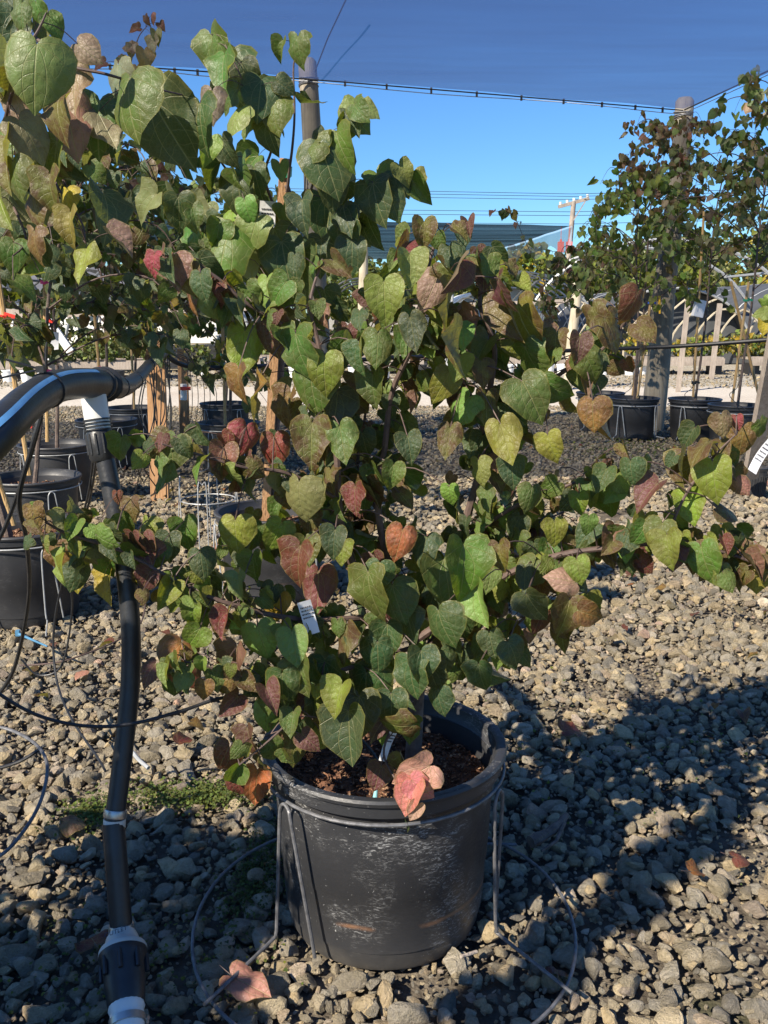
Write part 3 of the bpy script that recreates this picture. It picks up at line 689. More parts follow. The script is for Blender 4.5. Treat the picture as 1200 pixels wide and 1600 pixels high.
random_leaves(t1, nper, .054, COLS1, True, inner, spread=.07)
random_leaves(t1, 520, .046, COLS1 + list('ddgg'), False, [q + Vector((0, .04, 0)) for q in inner], spread=.09)
low = [q for i in (6, 9, 12, 13, 3, 15, 16) for q in polys[i][3:]]
random_leaves(t1, 300, .040, list('gdyybgdopc'), False, low, spread=.07)
random_leaves(t1, 260, .05, list('dddgbbymv'), False, [q + Vector((0, .07, 0)) for i in (2, 3, 5, 13, 15, 0, 1) for q in polys[i][4:-6]], spread=.12)
t1.finish()

# ---- staked tree behind it, with big plain green leaves
B2 = Gd(418, 935); B2 = Vector((P(425, 800, 3.9).x, 3.85, 0))
pot(B2, 'grey dusty pot half hidden behind the front redbud, holding the tree with the timber stake', 'c')
wire_stand(B2, 'wire stand around the half hidden pot behind the front redbud', [R(200), R(-40), R(90)], .34, MT['wiregrey'], ground=False)
t2 = Tree(B2 + Vector((.03, 0, .29)), 'tall staked redbud with large plain green leaves behind the bushy one')
q = smooth_poly([(424, 860, 3.85), (430, 700, 3.8), (440, 560, 3.7), (446, 420, 3.6), (455, 330, 3.5), (448, 290, 3.45)]); t2.limb(q, .016, .009, True, 9)
SK2 = [([(448, 300, 3.45), (455, 250, 3.4), (461, 180, 3.35), (460, 100, 3.35), (478, 52, 3.3)], .006, .002),
 ([(440, 440, 3.6), (470, 350, 3.3), (490, 285, 3.2), (520, 230, 3.1), (555, 185, 3.1)], .006, .002),
 ([(455, 400, 3.5), (510, 350, 3.3), (550, 320, 3.2), (580, 285, 3.2), (640, 270, 3.2)], .005, .002),
 ([(440, 350, 3.5), (415, 280, 3.3), (425, 220, 3.2), (390, 150, 3.1), (360, 85, 3.1)], .006, .002),
 ([(445, 420, 3.6), (400, 350, 3.3), (370, 290, 3.2), (330, 230, 3.1), (300, 180, 3.1)], .006, .002),
 ([(445, 500, 3.7), (400, 430, 3.3), (350, 380, 3.2), (300, 340, 3.1), (270, 300, 3.1)], .005, .002),
 ([(440, 520, 3.7), (480, 450, 3.4), (520, 400, 3.3), (560, 370, 3.3)], .005, .002)]
p2 = []
for pix, r0, r1 in SK2:
    q = smooth_poly(pix, 5); t2.limb(q, r0, r1, False, 7); p2 += q
H2 = [(464,78,52,95,0,'g',3.3),(335,85,78,80,0,'g'),(372,135,100,75,5,'d'),(405,150,72,95,10,'d'),(345,110,70,100,10,'g'),(425,178,62,90,0,'g'),(420,212,56,85,5,'d'),(512,258,98,70,0,'d'),(530,232,72,80,10,'g'),(560,190,52,40,20,'g'),
(545,180,52,130,20,'p'),(575,170,42,20,20,'p'),(540,205,46,100,20,'g'),(600,290,62,60,5,'g'),(632,272,42,60,0,'c'),(650,285,42,80,30,'p'),(585,312,76,85,0,'d'),(575,355,72,85,20,'d'),(505,340,78,95,0,'d'),(535,365,72,90,5,'d'),
(470,335,62,95,5,'d'),(372,305,72,90,0,'d'),(375,270,62,100,20,'g'),(400,282,52,80,10,'d'),(392,365,66,115,15,'p'),(424,392,92,95,0,'g'),(345,400,116,105,0,'g'),(445,410,92,80,5,'d'),(470,425,82,90,10,'d'),(318,340,52,100,10,'g'),
(292,335,52,90,0,'p'),(415,455,56,95,0,'c'),(300,375,62,95,10,'g'),(360,350,52,95,10,'c'),(385,330,44,80,10,'c'),(340,370,52,100,10,'g'),(500,400,66,95,10,'d'),(550,400,62,90,20,'d'),(520,300,60,80,15,'d'),(265,205,128,62,0,'d',2.6),
(310,195,84,95,0,'d',2.7),(270,170,60,90,0,'g',2.7),(330,165,56,95,0,'t',2.9),(325,235,50,95,20,'c',2.9),(355,240,52,70,10,'d',3.0)]
hero(t2, H2, lambda x, y: 3.15 + rnd.uniform(-.15, .15), maxtw=.45)
random_leaves(t2, 26, .115, list('gddgdp'), True, p2[12:], spread=.10)
random_leaves(t2, 46, .11, list('gddgdcp'), False, p2[40:], spread=.12)
t2.finish()
def wood_stake(name, a, b, w, t, mat, label, cat='stake', tapes=(), group=None):
    a, b = Vector(a), Vector(b); e = empty(name, a, label, cat, group)
    m = MB(); m.bar(Vector((0, 0, 0)), b - a, w, t); m.build('stake_body', MT[mat], e, smooth=False)
    for f, c in tapes:
        p = (b - a) * f; d = (b - a).normalized(); m = MB(); m.bar(p - d * w * .5, p + d * w * .5, w * 1.5, t * 1.7); m.build('tie_tape', MT[c], e, smooth=False)
    return e
wood_stake('timber_stake', P(415, 812, 3.84), P(445, 248, 3.5), .034, .030, 'lumber', 'square timber stake rising through the tall green-leaved redbud', tapes=((.97, 'greentape'), (.62, 'greentape')))
def plant_tag(c, w, h, rot, label, lines=3):
    e = empty('plant_tag', c, label, 'tag'); e.rotation_euler = rot
    m = MB(); k = 6; vs = []
    for i in range(k + 1):
        z = -h / 2 + h * i / k; y = .10 * h * math.sin(math.pi * i / k)
        vs += [(-w / 2, y, z), (w / 2, y, z)]
    vs += [(a, b - .0006, c_) for a, b, c_ in vs]; n = 2 * (k + 1)
    m.add(vs, [(2 * i, 2 * i + 1, 2 * i + 3, 2 * i + 2) for i in range(k)] + [(n + 2 * i, n + 2 * i + 2, n + 2 * i + 3, n + 2 * i + 1) for i in range(k)])
    m.build('tag_card', MT['paper'], e)
    m = MB(); r = random.Random(int(w * 1e5))
    for i in range(lines):
        z = h * .30 - i * h * .11; y = .10 * h * math.sin(math.pi * (z / h + .5)) - .0018
        x = -w * .38
        while x < w * .34:
            l = w * r.uniform(.05, .14); m.box((x + l / 2, y, z), (l, .0006, h * .035)); x += l + w * .04
    m.build('print', MT['ink'], e, smooth=False); return e
plant_tag(P(418, 345, 3.35), .055, .13, (0, .05, .2), 'upper white printed tag hanging beside the timber stake', 8)
plant_tag(P(422, 330 + 45, 3.36), .045, .085, (0, -.1, -.1), 'lower grey tag hanging below the printed one at the timber stake', 4)
plant_tag(P(482, 965, 1.55), .024, .065, (.1, -.25, .15), 'white tag showing below the dark red leaf of the front redbud', 4)
plant_tag(P(607, 1165, 1.56), .014, .07, (.2, .3, .2), 'narrow white tag strip hanging just above the bark mulch', 3)

# ---- left trees
LP = {}
row = [(35, 825, 3.57), (52, 748, 4.68), (88, 695, 5.9), (166, 657, 7.3), (207, 640, 8.25), (358, 668, 7.1), (352, 634, 8.65)]
lab = ['nearest big black pot at the left edge with bark mulch', 'second black pot of the left row, half empty with a deep rim', 'third black pot of the left row, full of reddish bark', 'black pot behind the white pipe fitting', 'far black pot left of the broad timber stake',
       'black pot with a white sticker beneath the bamboo stake', 'black pot right behind the stickered pot']
for (px, py, Y), l in zip(row, lab):
    p = P(px, py, Y); b = Vector((p.x, Y, 0)); LP[px] = b
    pot(b, l, 'c', rz=rnd.uniform(0, 6))
    wire_stand(b, 'pale wire stand around the ' + l.split(' with')[0].split(',')[0].split(' beneath')[0], [R(230 + rnd.uniform(-20, 20)), R(-50), R(90)], .33, MT['wiregrey'], .003, ground=False)
m = MB(); m.box((.04, -.2185, .17), (.045, .002, .055)); s_ = m.build('price_sticker', MT['paper'], None, smooth=False); s_.location = LP[358]; tag(s_, 'white sticker on the front of the pot under the bamboo stake', 'sticker')

def bamboo(a, b, label, tapes=(), r=.009, group=None, mat='bamboo'):
    a, b = Vector(a), Vector(b); e = empty('bamboo_stake', a, label, 'stake', group); m = MB(); n = 14; d = b - a
    pts = [d * (i / n) for i in range(n + 1)]; m.tube(pts, [r * (1.15 if i % 3 == 0 else 1) for i in range(n + 1)], 8); m.build('cane', MT[mat], e)
    for f, c in tapes:
        m = MB(); m.tube([d * (f - .008), d * (f + .008)], r * 2.2, 8); m.build('tie_tape', MT[c], e)
        m = MB(); m.box(d * f + Vector((.03, -.01, .005)), (.05, .004, .018), Euler((0, .3, .2)).to_matrix()); m.build('tape_end', MT[c], e, smooth=False)
    return e
B = LP[35]
bamboo(P(22, 820, 3.5), P(-40, 640, 3.4), 'bamboo stake standing in the nearest pot at the left edge')
B = LP[52]; bamboo(P(46, 742, 4.6), P(-5, 420, 4.5), 'bamboo stake with red tapes leaning left, in the second pot', ((.78, 'redtape'), (.25, 'redtape')), .012)
bamboo(P(74, 690, 5.8), P(68, 375, 5.7), 'upright bamboo stake with pink tapes in the third pot', ((.80, 'pink'), (.61, 'redtape'), (.36, 'pink')), .011)
bamboo(P(161, 650, 7.2), P(146, 470, 7.1), 'thin bamboo stake with pink tape behind the pipe fitting', ((.42, 'pink'),), .011)
bamboo(P(352, 664, 7.05), P(346, 440, 7.0), 'bamboo stake with green tape in the stickered pot', ((.5, 'greentape'),), .011)
bamboo(P(210, 640, 8.2), P(204, 520, 8.2), 'short bamboo stake in the far pot left of the broad timber stake', (), .010)
plant_tag(P(72, 540, 5.65), .14, .17, (0, .1, .3), 'grey tag tied to the bamboo stake with pink tapes', 0)

# big-leaved branch arching over from the nearest left pot
t3 = Tree(LP[35] + Vector((-.05, 0, .29)), 'redbud in the nearest left pot, its huge green leaves arching over the top left')
q = [Vector(v) for v in spline([LP[35] + Vector((-.05, 0, .29)), LP[35] + Vector((-.12, -.1, .9)), LP[35] + Vector((-.10, -.4, 1.4)), P(-60, 260, 2.75), P(-10, 150, 2.5)], 5)]; t3.limb(q, .017, .008, True, 9)
SK3 = [([(-10, 150, 2.5), (45, 60, 2.4), (100, 100, 2.35), (160, 115, 2.35), (215, 130, 2.4), (290, 150, 2.6)], .006, .002), ([(-60, 260, 2.7), (0, 200, 2.4), (30, 100, 2.2), (60, 50, 2.2), (75, 20, 2.2)], .006, .002),
 ([(-50, 300, 2.8), (10, 235, 2.6), (60, 225, 2.5), (90, 290, 2.4), (130, 350, 2.35), (135, 395, 2.3)], .005, .002), ([(-60, 330, 2.8), (0, 300, 2.6), (40, 370, 2.5), (20, 400, 2.4)], .005, .002)]
p3 = []
for pix, r0, r1 in SK3:
    q = smooth_poly(pix, 5); t3.limb(q, r0, r1, False, 7); p3 += q
H3 = [(52,112,112,96,0,'p',2.1),(195,160,108,98,0,'g',2.3),(15,50,78,100,10,'d'),(85,40,44,60,30,'g'),(60,22,50,80,20,'g'),(30,20,50,100,0,'g'),(115,140,80,85,15,'t'),(110,200,104,78,20,'t'),(150,190,96,95,10,'g'),(25,165,66,80,10,'t'),(165,200,80,60,20,'t'),
(50,215,80,55,30,'t'),(75,300,72,95,0,'b'),(105,355,62,100,0,'y',2.2),(130,412,66,98,0,'y',2.2),(100,312,44,100,0,'Y',2.3),(85,250,70,100,10,'g'),(20,280,70,90,10,'g'),(5,330,66,70,0,'y'),(50,385,60,100,10,'o'),(20,400,56,90,20,'g'),(45,430,44,170,20,'y'),
(40,445,50,20,40,'g'),(85,180,80,100,20,'b'),(70,50,44,100,0,'g'),(10,110,80,95,20,'d'),(135,80,50,40,20,'t'),(175,330,90,60,55,'d',2.4),(5,255,90,100,5,'b'),(180,130,70,100,20,'t',2.5),(50,325,60,90,30,'b'),(10,15,60,90,10,'d')]
hero(t3, H3, lambda x, y: 2.35 + rnd.uniform(-.12, .15), maxtw=.4)
random_leaves(t3, 24, .10, list('ggdytb'), True, p3, spread=.12)
t3.finish()

def auto_tree(root, base, height, spread, label, nb, leafn_part, leafn_mass, size, cols, lean=(0, 0), crown0=.35, group=None, seed=0, trunk_r=.014, droop=.6, tops=None, hv=.08):
    global rnd
    keep = rnd; rnd = random.Random(seed)
    t = Tree(base, label, group); b = Vector(base); top = b + Vector((lean[0], lean[1], height))
    pts = [Vector(x) for x in spline([b, b + Vector((lean[0] * .2 + .02, lean[1] * .2, height * .35)), b + Vector((lean[0] * .55 - .02, lean[1] * .5, height * .7)), top], 6)]
    t.limb(pts, trunk_r, .004, True, 8, sk=False); pool = [(p, .6) for p in pts[12:]]
    for i in range(nb):
        f = crown0 + (1 - crown0) * (i + .5) / nb; s = pts[min(len(pts) - 1, int(f * (len(pts) - 1)))]
        a = i * 2.4 + rnd.uniform(-.4, .4); L = spread * rnd.uniform(.6, 1.1) * (1.25 - .65 * f); d = Vector((math.cos(a), math.sin(a), 0))
        rise = rnd.uniform(.3, .9)
        p = [Vector(x) for x in spline([s, s + d * L * .4 + Vector((0, 0, L * .4 * rise + .04)), s + d * L * .8 + Vector((0, 0, L * .5 * rise)), s + d * L + Vector((0, 0, L * (.45 * rise - droop * .5)))], 5)]
        t.limb(p, .006, .0018, False, 5, sk=False); pool += [(x, 1) for x in p[3:]]
        for _ in range(2):
            k = rnd.randrange(4, len(p)); dd = (d + Vector((rnd.uniform(-1, 1), rnd.uniform(-1, 1), 0))).normalized()
            s2 = p[k]; p_ = [Vector(x) for x in spline([s2, s2 + dd * L * .25 + Vector((0, 0, .05)), s2 + dd * L * .45 - Vector((0, 0, droop * L * .3))], 4)]
            t.limb(p_, .003, .0012, False, 4, sk=False); pool += [(x, 1) for x in p_[1:]]
    src = [p for p, w in pool]
    random_leaves(t, leafn_part, size, cols, True, src, far=True, spread=hv, k=.6)
    random_leaves(t, leafn_mass, size * .9, cols, False, src, far=True, spread=hv * 1.1, k=.6, mass=t.massf)
    t.finish(); rnd = keep; return t
so_ = Vector((0, 0, .29))
auto_tree(None, LP[52] + so_, 1.55, .75, 'dense dark green redbud in the second left pot', 16, 110, 420, .098, list('dddddgb'), (.35, .0), .38, seed=2)
auto_tree(None, LP[88] + so_, 1.75, .80, 'dark redbud with a tall purple sprig in the third left pot', 20, 130, 560, .095, list('dddddmgb'), (.12, 0), .36, seed=3)
auto_tree(None, LP[166] + so_, 2.0, .95, 'dense dark redbud crown behind the pipe fitting, with small sunlit bronze leaves', 20, 130, 560, .095, list('dddmbgdt'), (.10, 0), .38, seed=4)
auto_tree(None, LP[207] + so_, 1.7, .7, 'redbud behind the broad timber stake with pale bronze leaves at its top', 14, 100, 260, .09, list('dgbtmg'), (.2, 0), .4, seed=5)
auto_tree(None, LP[358] + so_, 1.15, .42, 'small slender redbud in the stickered pot', 12, 90, 60, .085, list('ddggdY'), (0, 0), .25, seed=6)
auto_tree(None, LP[352] + so_, 1.9, .75, 'bright yellow-green redbud behind the stickered pot', 16, 110, 240, .09, list('ccggyp'), (.15, 0), .45, seed=7)
# purple sprig standing clear of the dark crown
t = Tree(P(205, 150, 5.7), 'purple leafy sprig standing clear above the dark left crown')
q = smooth_poly([(195, 140, 5.8), (205, 95, 5.8), (215, 60, 5.8), (228, 42, 5.8)]); t.limb(q, .006, .002, False, 5)
hero(t, [(228,32,18,80,20,'m'),(236,30,18,100,30,'v'),(210,45,20,170,10,'m'),(252,40,16,60,20,'m'),(238,68,26,90,20,'t'),(245,58,24,80,40,'t'),(200,72,26,200,10,'v'),(205,80,22,100,20,'t'),(188,92,18,120,0,'m'),(228,92,34,80,20,'t'),(215,112,26,80,30,'b'),(155,100,24,160,20,'m'),(190,98,20,70,0,'d')], lambda x, y: 5.75)
t.root['category'] = 'branch'; t.finish()

# ---- right-hand row
right = [(990, 618, 9.0), (1086, 621, 8.9), (1151, 634, 8.3), (938, 620, 9.6)]
rl = ['black pot in front of the round pole at right', 'black pot with a round shadow on its side, middle of the right row', 'black pot behind the red and bronze leaves at right', 'black pot mostly hidden behind leaves, left of the pole']
RP = []
for (px, py, Y), l in zip(right, rl):
    p = P(px, py, Y); b = Vector((p.x, Y, 0)); RP.append(b); pot(b, l, 'c', 1.05, rz=rnd.uniform(0, 6))
    wire_stand(b, 'wire stand of the ' + l.split(',')[0], [R(228), R(-48)], .33, MT['wiregrey'], .0045, ground=False, ringr=RT + .018)
so_ = Vector((0, 0, .30))
auto_tree(None, RP[0] + so_, 2.0, .85, 'sunlit yellow-green redbud in the pot before the round pole', 24, 150, 330, .080, list('pyypgcp'), (-.05, 0), .42, seed=11)
auto_tree(None, RP[0] + Vector((.05, .15, .29)), 2.62, .62, 'dark bronze-topped redbud stem standing before the round pole', 16, 120, 190, .080, list('vmbevt'), (.15, .1), .68, seed=12)
auto_tree(None, RP[1] + so_, 2.35, .95, 'dark grey-green redbud in the middle pot of the right row', 26, 160, 330, .082, list('eepbegt'), (.15, 0), .45, seed=13)
auto_tree(None, RP[2] + so_, 2.65, 1.0, 'tall grey-green redbud in the right pot, reaching the picture edge', 26, 160, 340, .088, list('epgeteb'), (.2, 0), .42, seed=14)
auto_tree(None, RP[3] + so_, 1.55, .62, 'thin redbud with looping strands of dark leaves, left of the pole', 14, 120, 110, .076, list('eebgvt'), (-.3, 0), .45, seed=15, droop=1.0, hv=.05)
# the looping strands that hang out against the sky
t = Tree(P(860, 440, 9.4), 'loose arching strand of hanging dark leaves against the sky'); t.root['category'] = 'branch'
for pix in ([(868, 520, 9.4), (850, 440, 9.4), (822, 380, 9.4), (800, 335, 9.4), (775, 330, 9.4)], [(860, 480, 9.4), (850, 430, 9.4), (870, 405, 9.4), (905, 440, 9.4)], [(862, 500, 9.4), (840, 460, 9.4), (810, 440, 9.4), (800, 430, 9.4)]):
    q = smooth_poly(pix, 6); t.limb(q, .004, .0018, False, 4); random_leaves(t, 36, .075, list('dbgmd'), True, q, far=True, spread=.05)
t.finish()
bamboo(P(996, 622, 8.9), P(1018, 462, 8.9), 'leaning bamboo stake with blue tape in the pot before the round pole', ((.93, 'bluetape'),), .012)
bamboo(P(988, 618, 9.0), P(1000, 520, 9.05), 'thin dark bamboo stake behind the leaning one', (), .009)
bamboo(P(1083, 620, 8.8), P(1100, 330, 8.7), 'bamboo stake with black ties in the middle pot of the right row', ((.08, 'tube'), (.5, 'tube')), .011)
bamboo(P(1144, 628, 8.2), P(1170, 440, 8.1), 'leaning bamboo stake with green tape in the right pot', ((.85, 'greentape'),), .012)
bamboo(P(1188, 628, 8.5), P(1142, 440, 8.4), 'yellow-green cane crossing behind the right pot', (), .013)
# right edge: small pot, timber with a tag
sb = Gd(1176, 774)
e = pot(sb, 'small ribbed black pot at the right edge', 'c', .37); 
m = MB()
for k in range(30):
    a = 2 * math.pi * k / 30; m.bar((.200 * math.cos(a), .200 * math.sin(a), .02), (.219 * math.cos(a), .219 * math.sin(a), .27), .012, .012)
m.build('ribs', MT['potclean'], e, smooth=False); e.scale = (.37, .37, .52)
wood_stake('timber_stake', P(1172, 745, 5.88), P(1215, 520, 5.2), .085, .05, 'oldlumber', 'thick weathered timber leaning out of the small right pot')
plant_tag(P(1192, 712, 5.3), .06, .22, (0, .55, .1), 'long white paper tag hanging on the weathered timber', 5)
t = Tree(P(1200, 480, 5.0), 'bright green and orange leaves poking in at the right edge'); t.root['category'] = 'branch'
q = smooth_poly([(1240, 460, 5.0), (1215, 480, 5.0), (1195, 500, 5.0)]); t.limb(q, .005, .002, False, 5); hero(t, [(1190, 490, 26, 170, 10, 'c'), (1195, 510, 28, 100, 10, 'Y'), (1198, 475, 24, 60, 20, 'c')], lambda x, y: 5.0); t.finish()

# ================================================================== IRRIGATION
def prof_tube(parent, name, pix, r, mat, n=16, sub=6):
    m = MB(); pts = [Vector(x) for x in spline([P(*p) for p in pix], sub)]; m.tube([p - parent.location for p in pts], r, n); return m.build(name, MT[mat], parent), pts
rb = Vector((P(200, 1585, 1.36).x, 1.36, 0))
rise = empty('irrigation_riser', rb, 'upright black riser pipe at left with clamps and a grey pressure regulator', 'pipe')
_, up = prof_tube(rise, 'riser_pipe', [(178, 1288, 1.50), (192, 1180, 1.54), (204, 1060, 1.58), (203, 960, 1.60), (190, 850, 1.63), (168, 735, 1.66), (157, 690, 1.67)], .0175, 'tube')
_, lo = prof_tube(rise, 'lower_pipe', [(177, 1286, 1.50), (182, 1350, 1.475), (190, 1455, 1.44)], .0195, 'tube')
def ring_at(parent, name, a, b, r, mat, n=24):
    m = MB(); a, b = Vector(a) - parent.location, Vector(b) - parent.location; m.tube([a, a + (b - a) * .1, b - (b - a) * .1, b], [r * .97, r, r, r * .97], n); return m.build(name, MT[mat], parent)
A = lo[-1]; D = (lo[-1] - lo[-4]).normalized()
ring_at(rise, 'hose_clamp', up[0] + (up[2] - up[0]).normalized() * .012, up[0] + (up[2] - up[0]).normalized() * .026, .0205, 'steel')
ring_at(rise, 'white_coupling', up[0] - Vector((0, 0, .008)), up[0] + (up[2] - up[0]).normalized() * .010, .0195, 'offwhite')
ring_at(rise, 'hose_clamp', A - D * .012, A + D * .004, .022, 'steel')
def axial(parent, name, A, D, prof, mat, n=40):
    m = MB(); z = D.normalized(); x = z.cross(Vector((0, 1, 0))).normalized(); y = z.cross(x); vs = []
    for r_, h in prof:
        for k in range(n):
            a = 2 * math.pi * k / n; vs.append(A - parent.location + z * h + (x * math.cos(a) + y * math.sin(a)) * r_)
    m.add(vs, [(i * n + k, (i + 1) * n + k, (i + 1) * n + (k + 1) % n, i * n + (k + 1) % n) for i in range(len(prof) - 1) for k in range(n)])
    return m.build(name, MT[mat], parent), (x, y, z)
E_ = Vector((P(208, 1640, 1.32).x, 1.30, .05)); D = (E_ - A).normalized()
axial(rise, 'regulator_cap', A, D, [(.005, .004), (.024, .005), (.027, .012), (.030, .022), (.033, .026), (.0385, .030), (.041, .035), (.041, .040), (.02, .041)], 'offwhite')
bd, (ax, ay, az_) = axial(rise, 'regulator_body', A, D, [(.02, .039), (.0405, .0395), (.0415, .045), (.040, .052), (.0355, .062), (.034, .10), (.0325, .104), (.031, .125), (.028, .130), (.01, .131)], 'tube')
for k in range(8):
    a = k * math.pi / 4 + .3; m = MB(); o_ = (ax * math.cos(a) + ay * math.sin(a)) * .038; m.tube([A + az_ * .050 + o_ - rb, A + az_ * .082 + o_ - rb], .0042, 8); m.build('regulator_rib', MT['tube'], rise)
axial(rise, 'thread_tape', A, D, [(.02, .128), (.0285, .1285), (.030, .135), (.027, .142), (.0285, .150), (.0265, .165), (.025, .172), (.01, .173)], 'pvc', 20)
axial(rise, 'outlet_clamp', A, D, [(.02, .1495), (.0298, .1505), (.0298, .162), (.02, .163)], 'steel')
axial(rise, 'outlet_pipe', A, D, [(.01, .165), (.020, .166), (.020, .25), (.01, .251)], 'tube')
m = MB(); q_ = A + az_ * .156 + (-ay * .6 + ax * .4) * .033 - rb; m.box(q_, (.020, .012, .012), Euler((.3, .5, .3)).to_matrix()); m.tube([q_ - ax * .014, q_ + ax * .014], .0035, 8); m.build('clamp_screw', MT['steel'], rise, smooth=False)
def flat_text(parent, body, size, loc, xdir, ydir, mat, name='lettering'):
    cu = bpy.data.curves.new(name, 'FONT'); cu.body = body; cu.size = size; cu.align_x = 'CENTER'; cu.align_y = 'CENTER'; cu.extrude = .0001
    o = bpy.data.objects.new(name, cu); COL.objects.link(o); o.parent = parent; cu.materials.append(MT[mat]); x = xdir.normalized(); y = (ydir - x * ydir.dot(x)).normalized(); z = x.cross(y); dg = bpy.context.evaluated_depsgraph_get(); me = bpy.data.meshes.new_from_object(o.evaluated_get(dg)); bpy.data.objects.remove(o); o = bpy.data.objects.new(name, me); COL.objects.link(o); o.parent = parent; me.materials.clear(); me.materials.append(MT[mat]); mm = Matrix((x, y, z)).transposed().to_4x4(); mm.translation = loc - parent.location; o.matrix_local = mm; return o
tmp = -az_; outw = (Vector((0, -1, .55)) - az_ * Vector((0, -1, .55)).dot(az_)).normalized()
flat_text(rise, 'OUTLET', .011, A + az_ * .015 + outw * .0312, az_.cross(outw) * -1, -az_, 'ink')
# top coupling
T0 = up[-1]; TD = (P(147, 625, 1.68) - T0).normalized()
axial(rise, 'black_collar', T0 - TD * .035, TD, [(.018, -.001), (.0205, 0), (.0235, .006), (.024, .050), (.0225, .052), (.0225, .056)], 'tube')
for k in range(12):
    a = k * math.pi / 6; m = MB(); x = TD.cross(Vector((0, 1, 0))).normalized(); y = TD.cross(x); o_ = (x * math.cos(a) + y * math.sin(a)) * .024; m.bar(T0 - TD * .022 + o_ - rb, T0 + TD * .015 + o_ - rb, .003, .004); m.build('collar_rib', MT['tube'], rise, smooth=False)
for k in range(4): axial(rise, 'thread_ring', T0 + TD * (.020 + k * .006), TD, [(.018, 0), (.025, .0005), (.025, .003), (.018, .0035)], 'tube')
axial(rise, 'white_tee', T0 + TD * .038, TD, [(.018, -.016), (.0215, -.015), (.0225, .012), (.0225, .045), (.01, .055)], 'pvc')
# header pipe
hp = empty('header_pipe', P(0, 670, 1.2), 'thick black irrigation pipe with a light blue stripe, entering from the left edge', 'pipe')
_, hpts = prof_tube(hp, 'black_pipe', [(-60, 735, 1.12), (0, 672, 1.2), (45, 628, 1.36), (85, 605, 1.5), (125, 599, 1.62), (160, 600, 1.75), (178, 604, 2.1), (198, 603, 2.8), (216, 590, 3.6), (236, 568, 4.8), (262, 547, 5.9)], .0265, 'tube', 24, 7)
m = MB(); st = []
for i in range(len(hpts[:32])):
    p = hpts[i]; d = (hpts[i + 1] - hpts[max(0, i - 1)]).normalized(); s_ = d.cross(Vector((0, 0, 1))).normalized(); u = s_.cross(d)
    for w in (-.16, .0, .16):
        a = .95 + w; st.append(p + (u * math.sin(a) + s_ * math.cos(a)) * .0269 - hp.location)
m.add(st, [(3 * i + j, 3 * i + j + 1, 3 * i + 4 + j, 3 * i + 3 + j) for i in range(31) for j in range(2)]); m.build('blue_stripe', MT['bluepipe'], hp)
def zip_tie(pts, i, r, tail=None):
    p = pts[i]; d = (pts[i + 1] - pts[i - 1]).normalized(); ring_at(hp, 'zip_tie', p - d * .004, p + d * .004, r, 'tube')
    if tail: m = MB(); m.tube([Vector(x) - hp.location for x in spline([p + Vector((0, 0, r)), p + Vector((0, 0, r)) + tail * .5 + Vector((0, 0, .01)), p + Vector((0, 0, r)) + tail], 3)], .0016, 5); m.build('tie_tail', MT['tube'], hp)
zip_tie(hpts, 19, .029, Vector((.005, 0, .045))); zip_tie(hpts, 34, .031); zip_tie(hpts, 36, .034); zip_tie(hpts, 38, .030); zip_tie(hpts, 44, .029); zip_tie(hpts, 54, .029); zip_tie(hpts, 62, .03)
m = MB(); q_ = hpts[19] + Vector((-.004, -.01, .033)) - hp.location; m.box(q_, (.012, .010, .010)); m.tube([q_, q_ + Vector((-.045, -.02, .016))], .0018, 5); m.tube([q_, q_ + Vector((-.10, -.05, -.022)), q_ + Vector((-.22, -.1, -.025))], .0016, 5); m.build('tie_knot', MT['tube'], hp)
def tubeline(name, pix, r, label, cat='tube', mat='tube', world=False, sub=7, group=None):
    pts = [Vector(x) for x in spline([Vector(p) if world else P(*p) for p in pix], sub)]; m = MB(); m.tube(pts, r, 8)
    return tag(m.build(name, MT[mat]), label, cat, group)
tubeline('drip_tube', [(-40, 1050, 1.40), (0, 1085, 1.42), (60, 1118, 1.43), (130, 1134, 1.44), (200, 1132, 1.45), (280, 1112, 1.47), (350, 1090, 1.50), (420, 1088, 1.56), (500, 1100, 1.62), (585, 1180, 1.62), (588, 1235, 1.56)], .0030, 'thin black drip tube curving in front of the riser pipe to the front pot')
m = MB(); m.tube([P(588, 1232, 1.56), P(584, 1262, 1.555)], [.003, .006], 8); m.box(P(584, 1262, 1.553), (.018, .012, .02)); tag(m.build('drip_emitter', MT['cyan']), 'small pale blue drip emitter stuck in the front pot mulch', 'emitter')
tubeline('drip_tube', [(66, 640, 1.45), (50, 700, 1.45), (30, 780, 1.5), (42, 850, 1.6), (44, 940, 1.75), (20, 1050, 1.9), (-20, 1105, 1.95)], .0042, 'thick black tube hanging from the striped pipe and curling left over the gravel')
tubeline('drip_tube', [(64, 650, 1.5), (45, 720, 1.6), (5, 830, 1.7), (-30, 880, 1.7)], .0040, 'black tube sloping from the striped pipe out over the left edge')
tubeline('drip_tube', [(158, 610, 2.0), (150, 720, 2.2), (135, 800, 2.4), (100, 900, 2.55), (84, 985, 2.6), (88, 1060, 2.55), (110, 1120, 2.4), (150, 1180, 2.25), (165, 1205, 2.15)], .0034, 'long black tube looping down between the riser and the near left pot')
tubeline('drip_tube', [(152, 640, 2.1), (140, 760, 2.3), (112, 880, 2.5), (112, 960, 2.6), (96, 1040, 2.6), (60, 1055, 2.6), (33, 1030, 2.6)], .0030, 'second black tube looping beside the near left pot')
tubeline('wire_hoop', [(-20, 1132, 1.98), (20, 1142, 1.96), (58, 1165, 1.9), (74, 1200, 1.83), (60, 1260, 1.74), (20, 1320, 1.66), (-20, 1350, 1.62)], .0038, 'grey wire hoop lying on the gravel at the left edge', 'wire', 'wire')
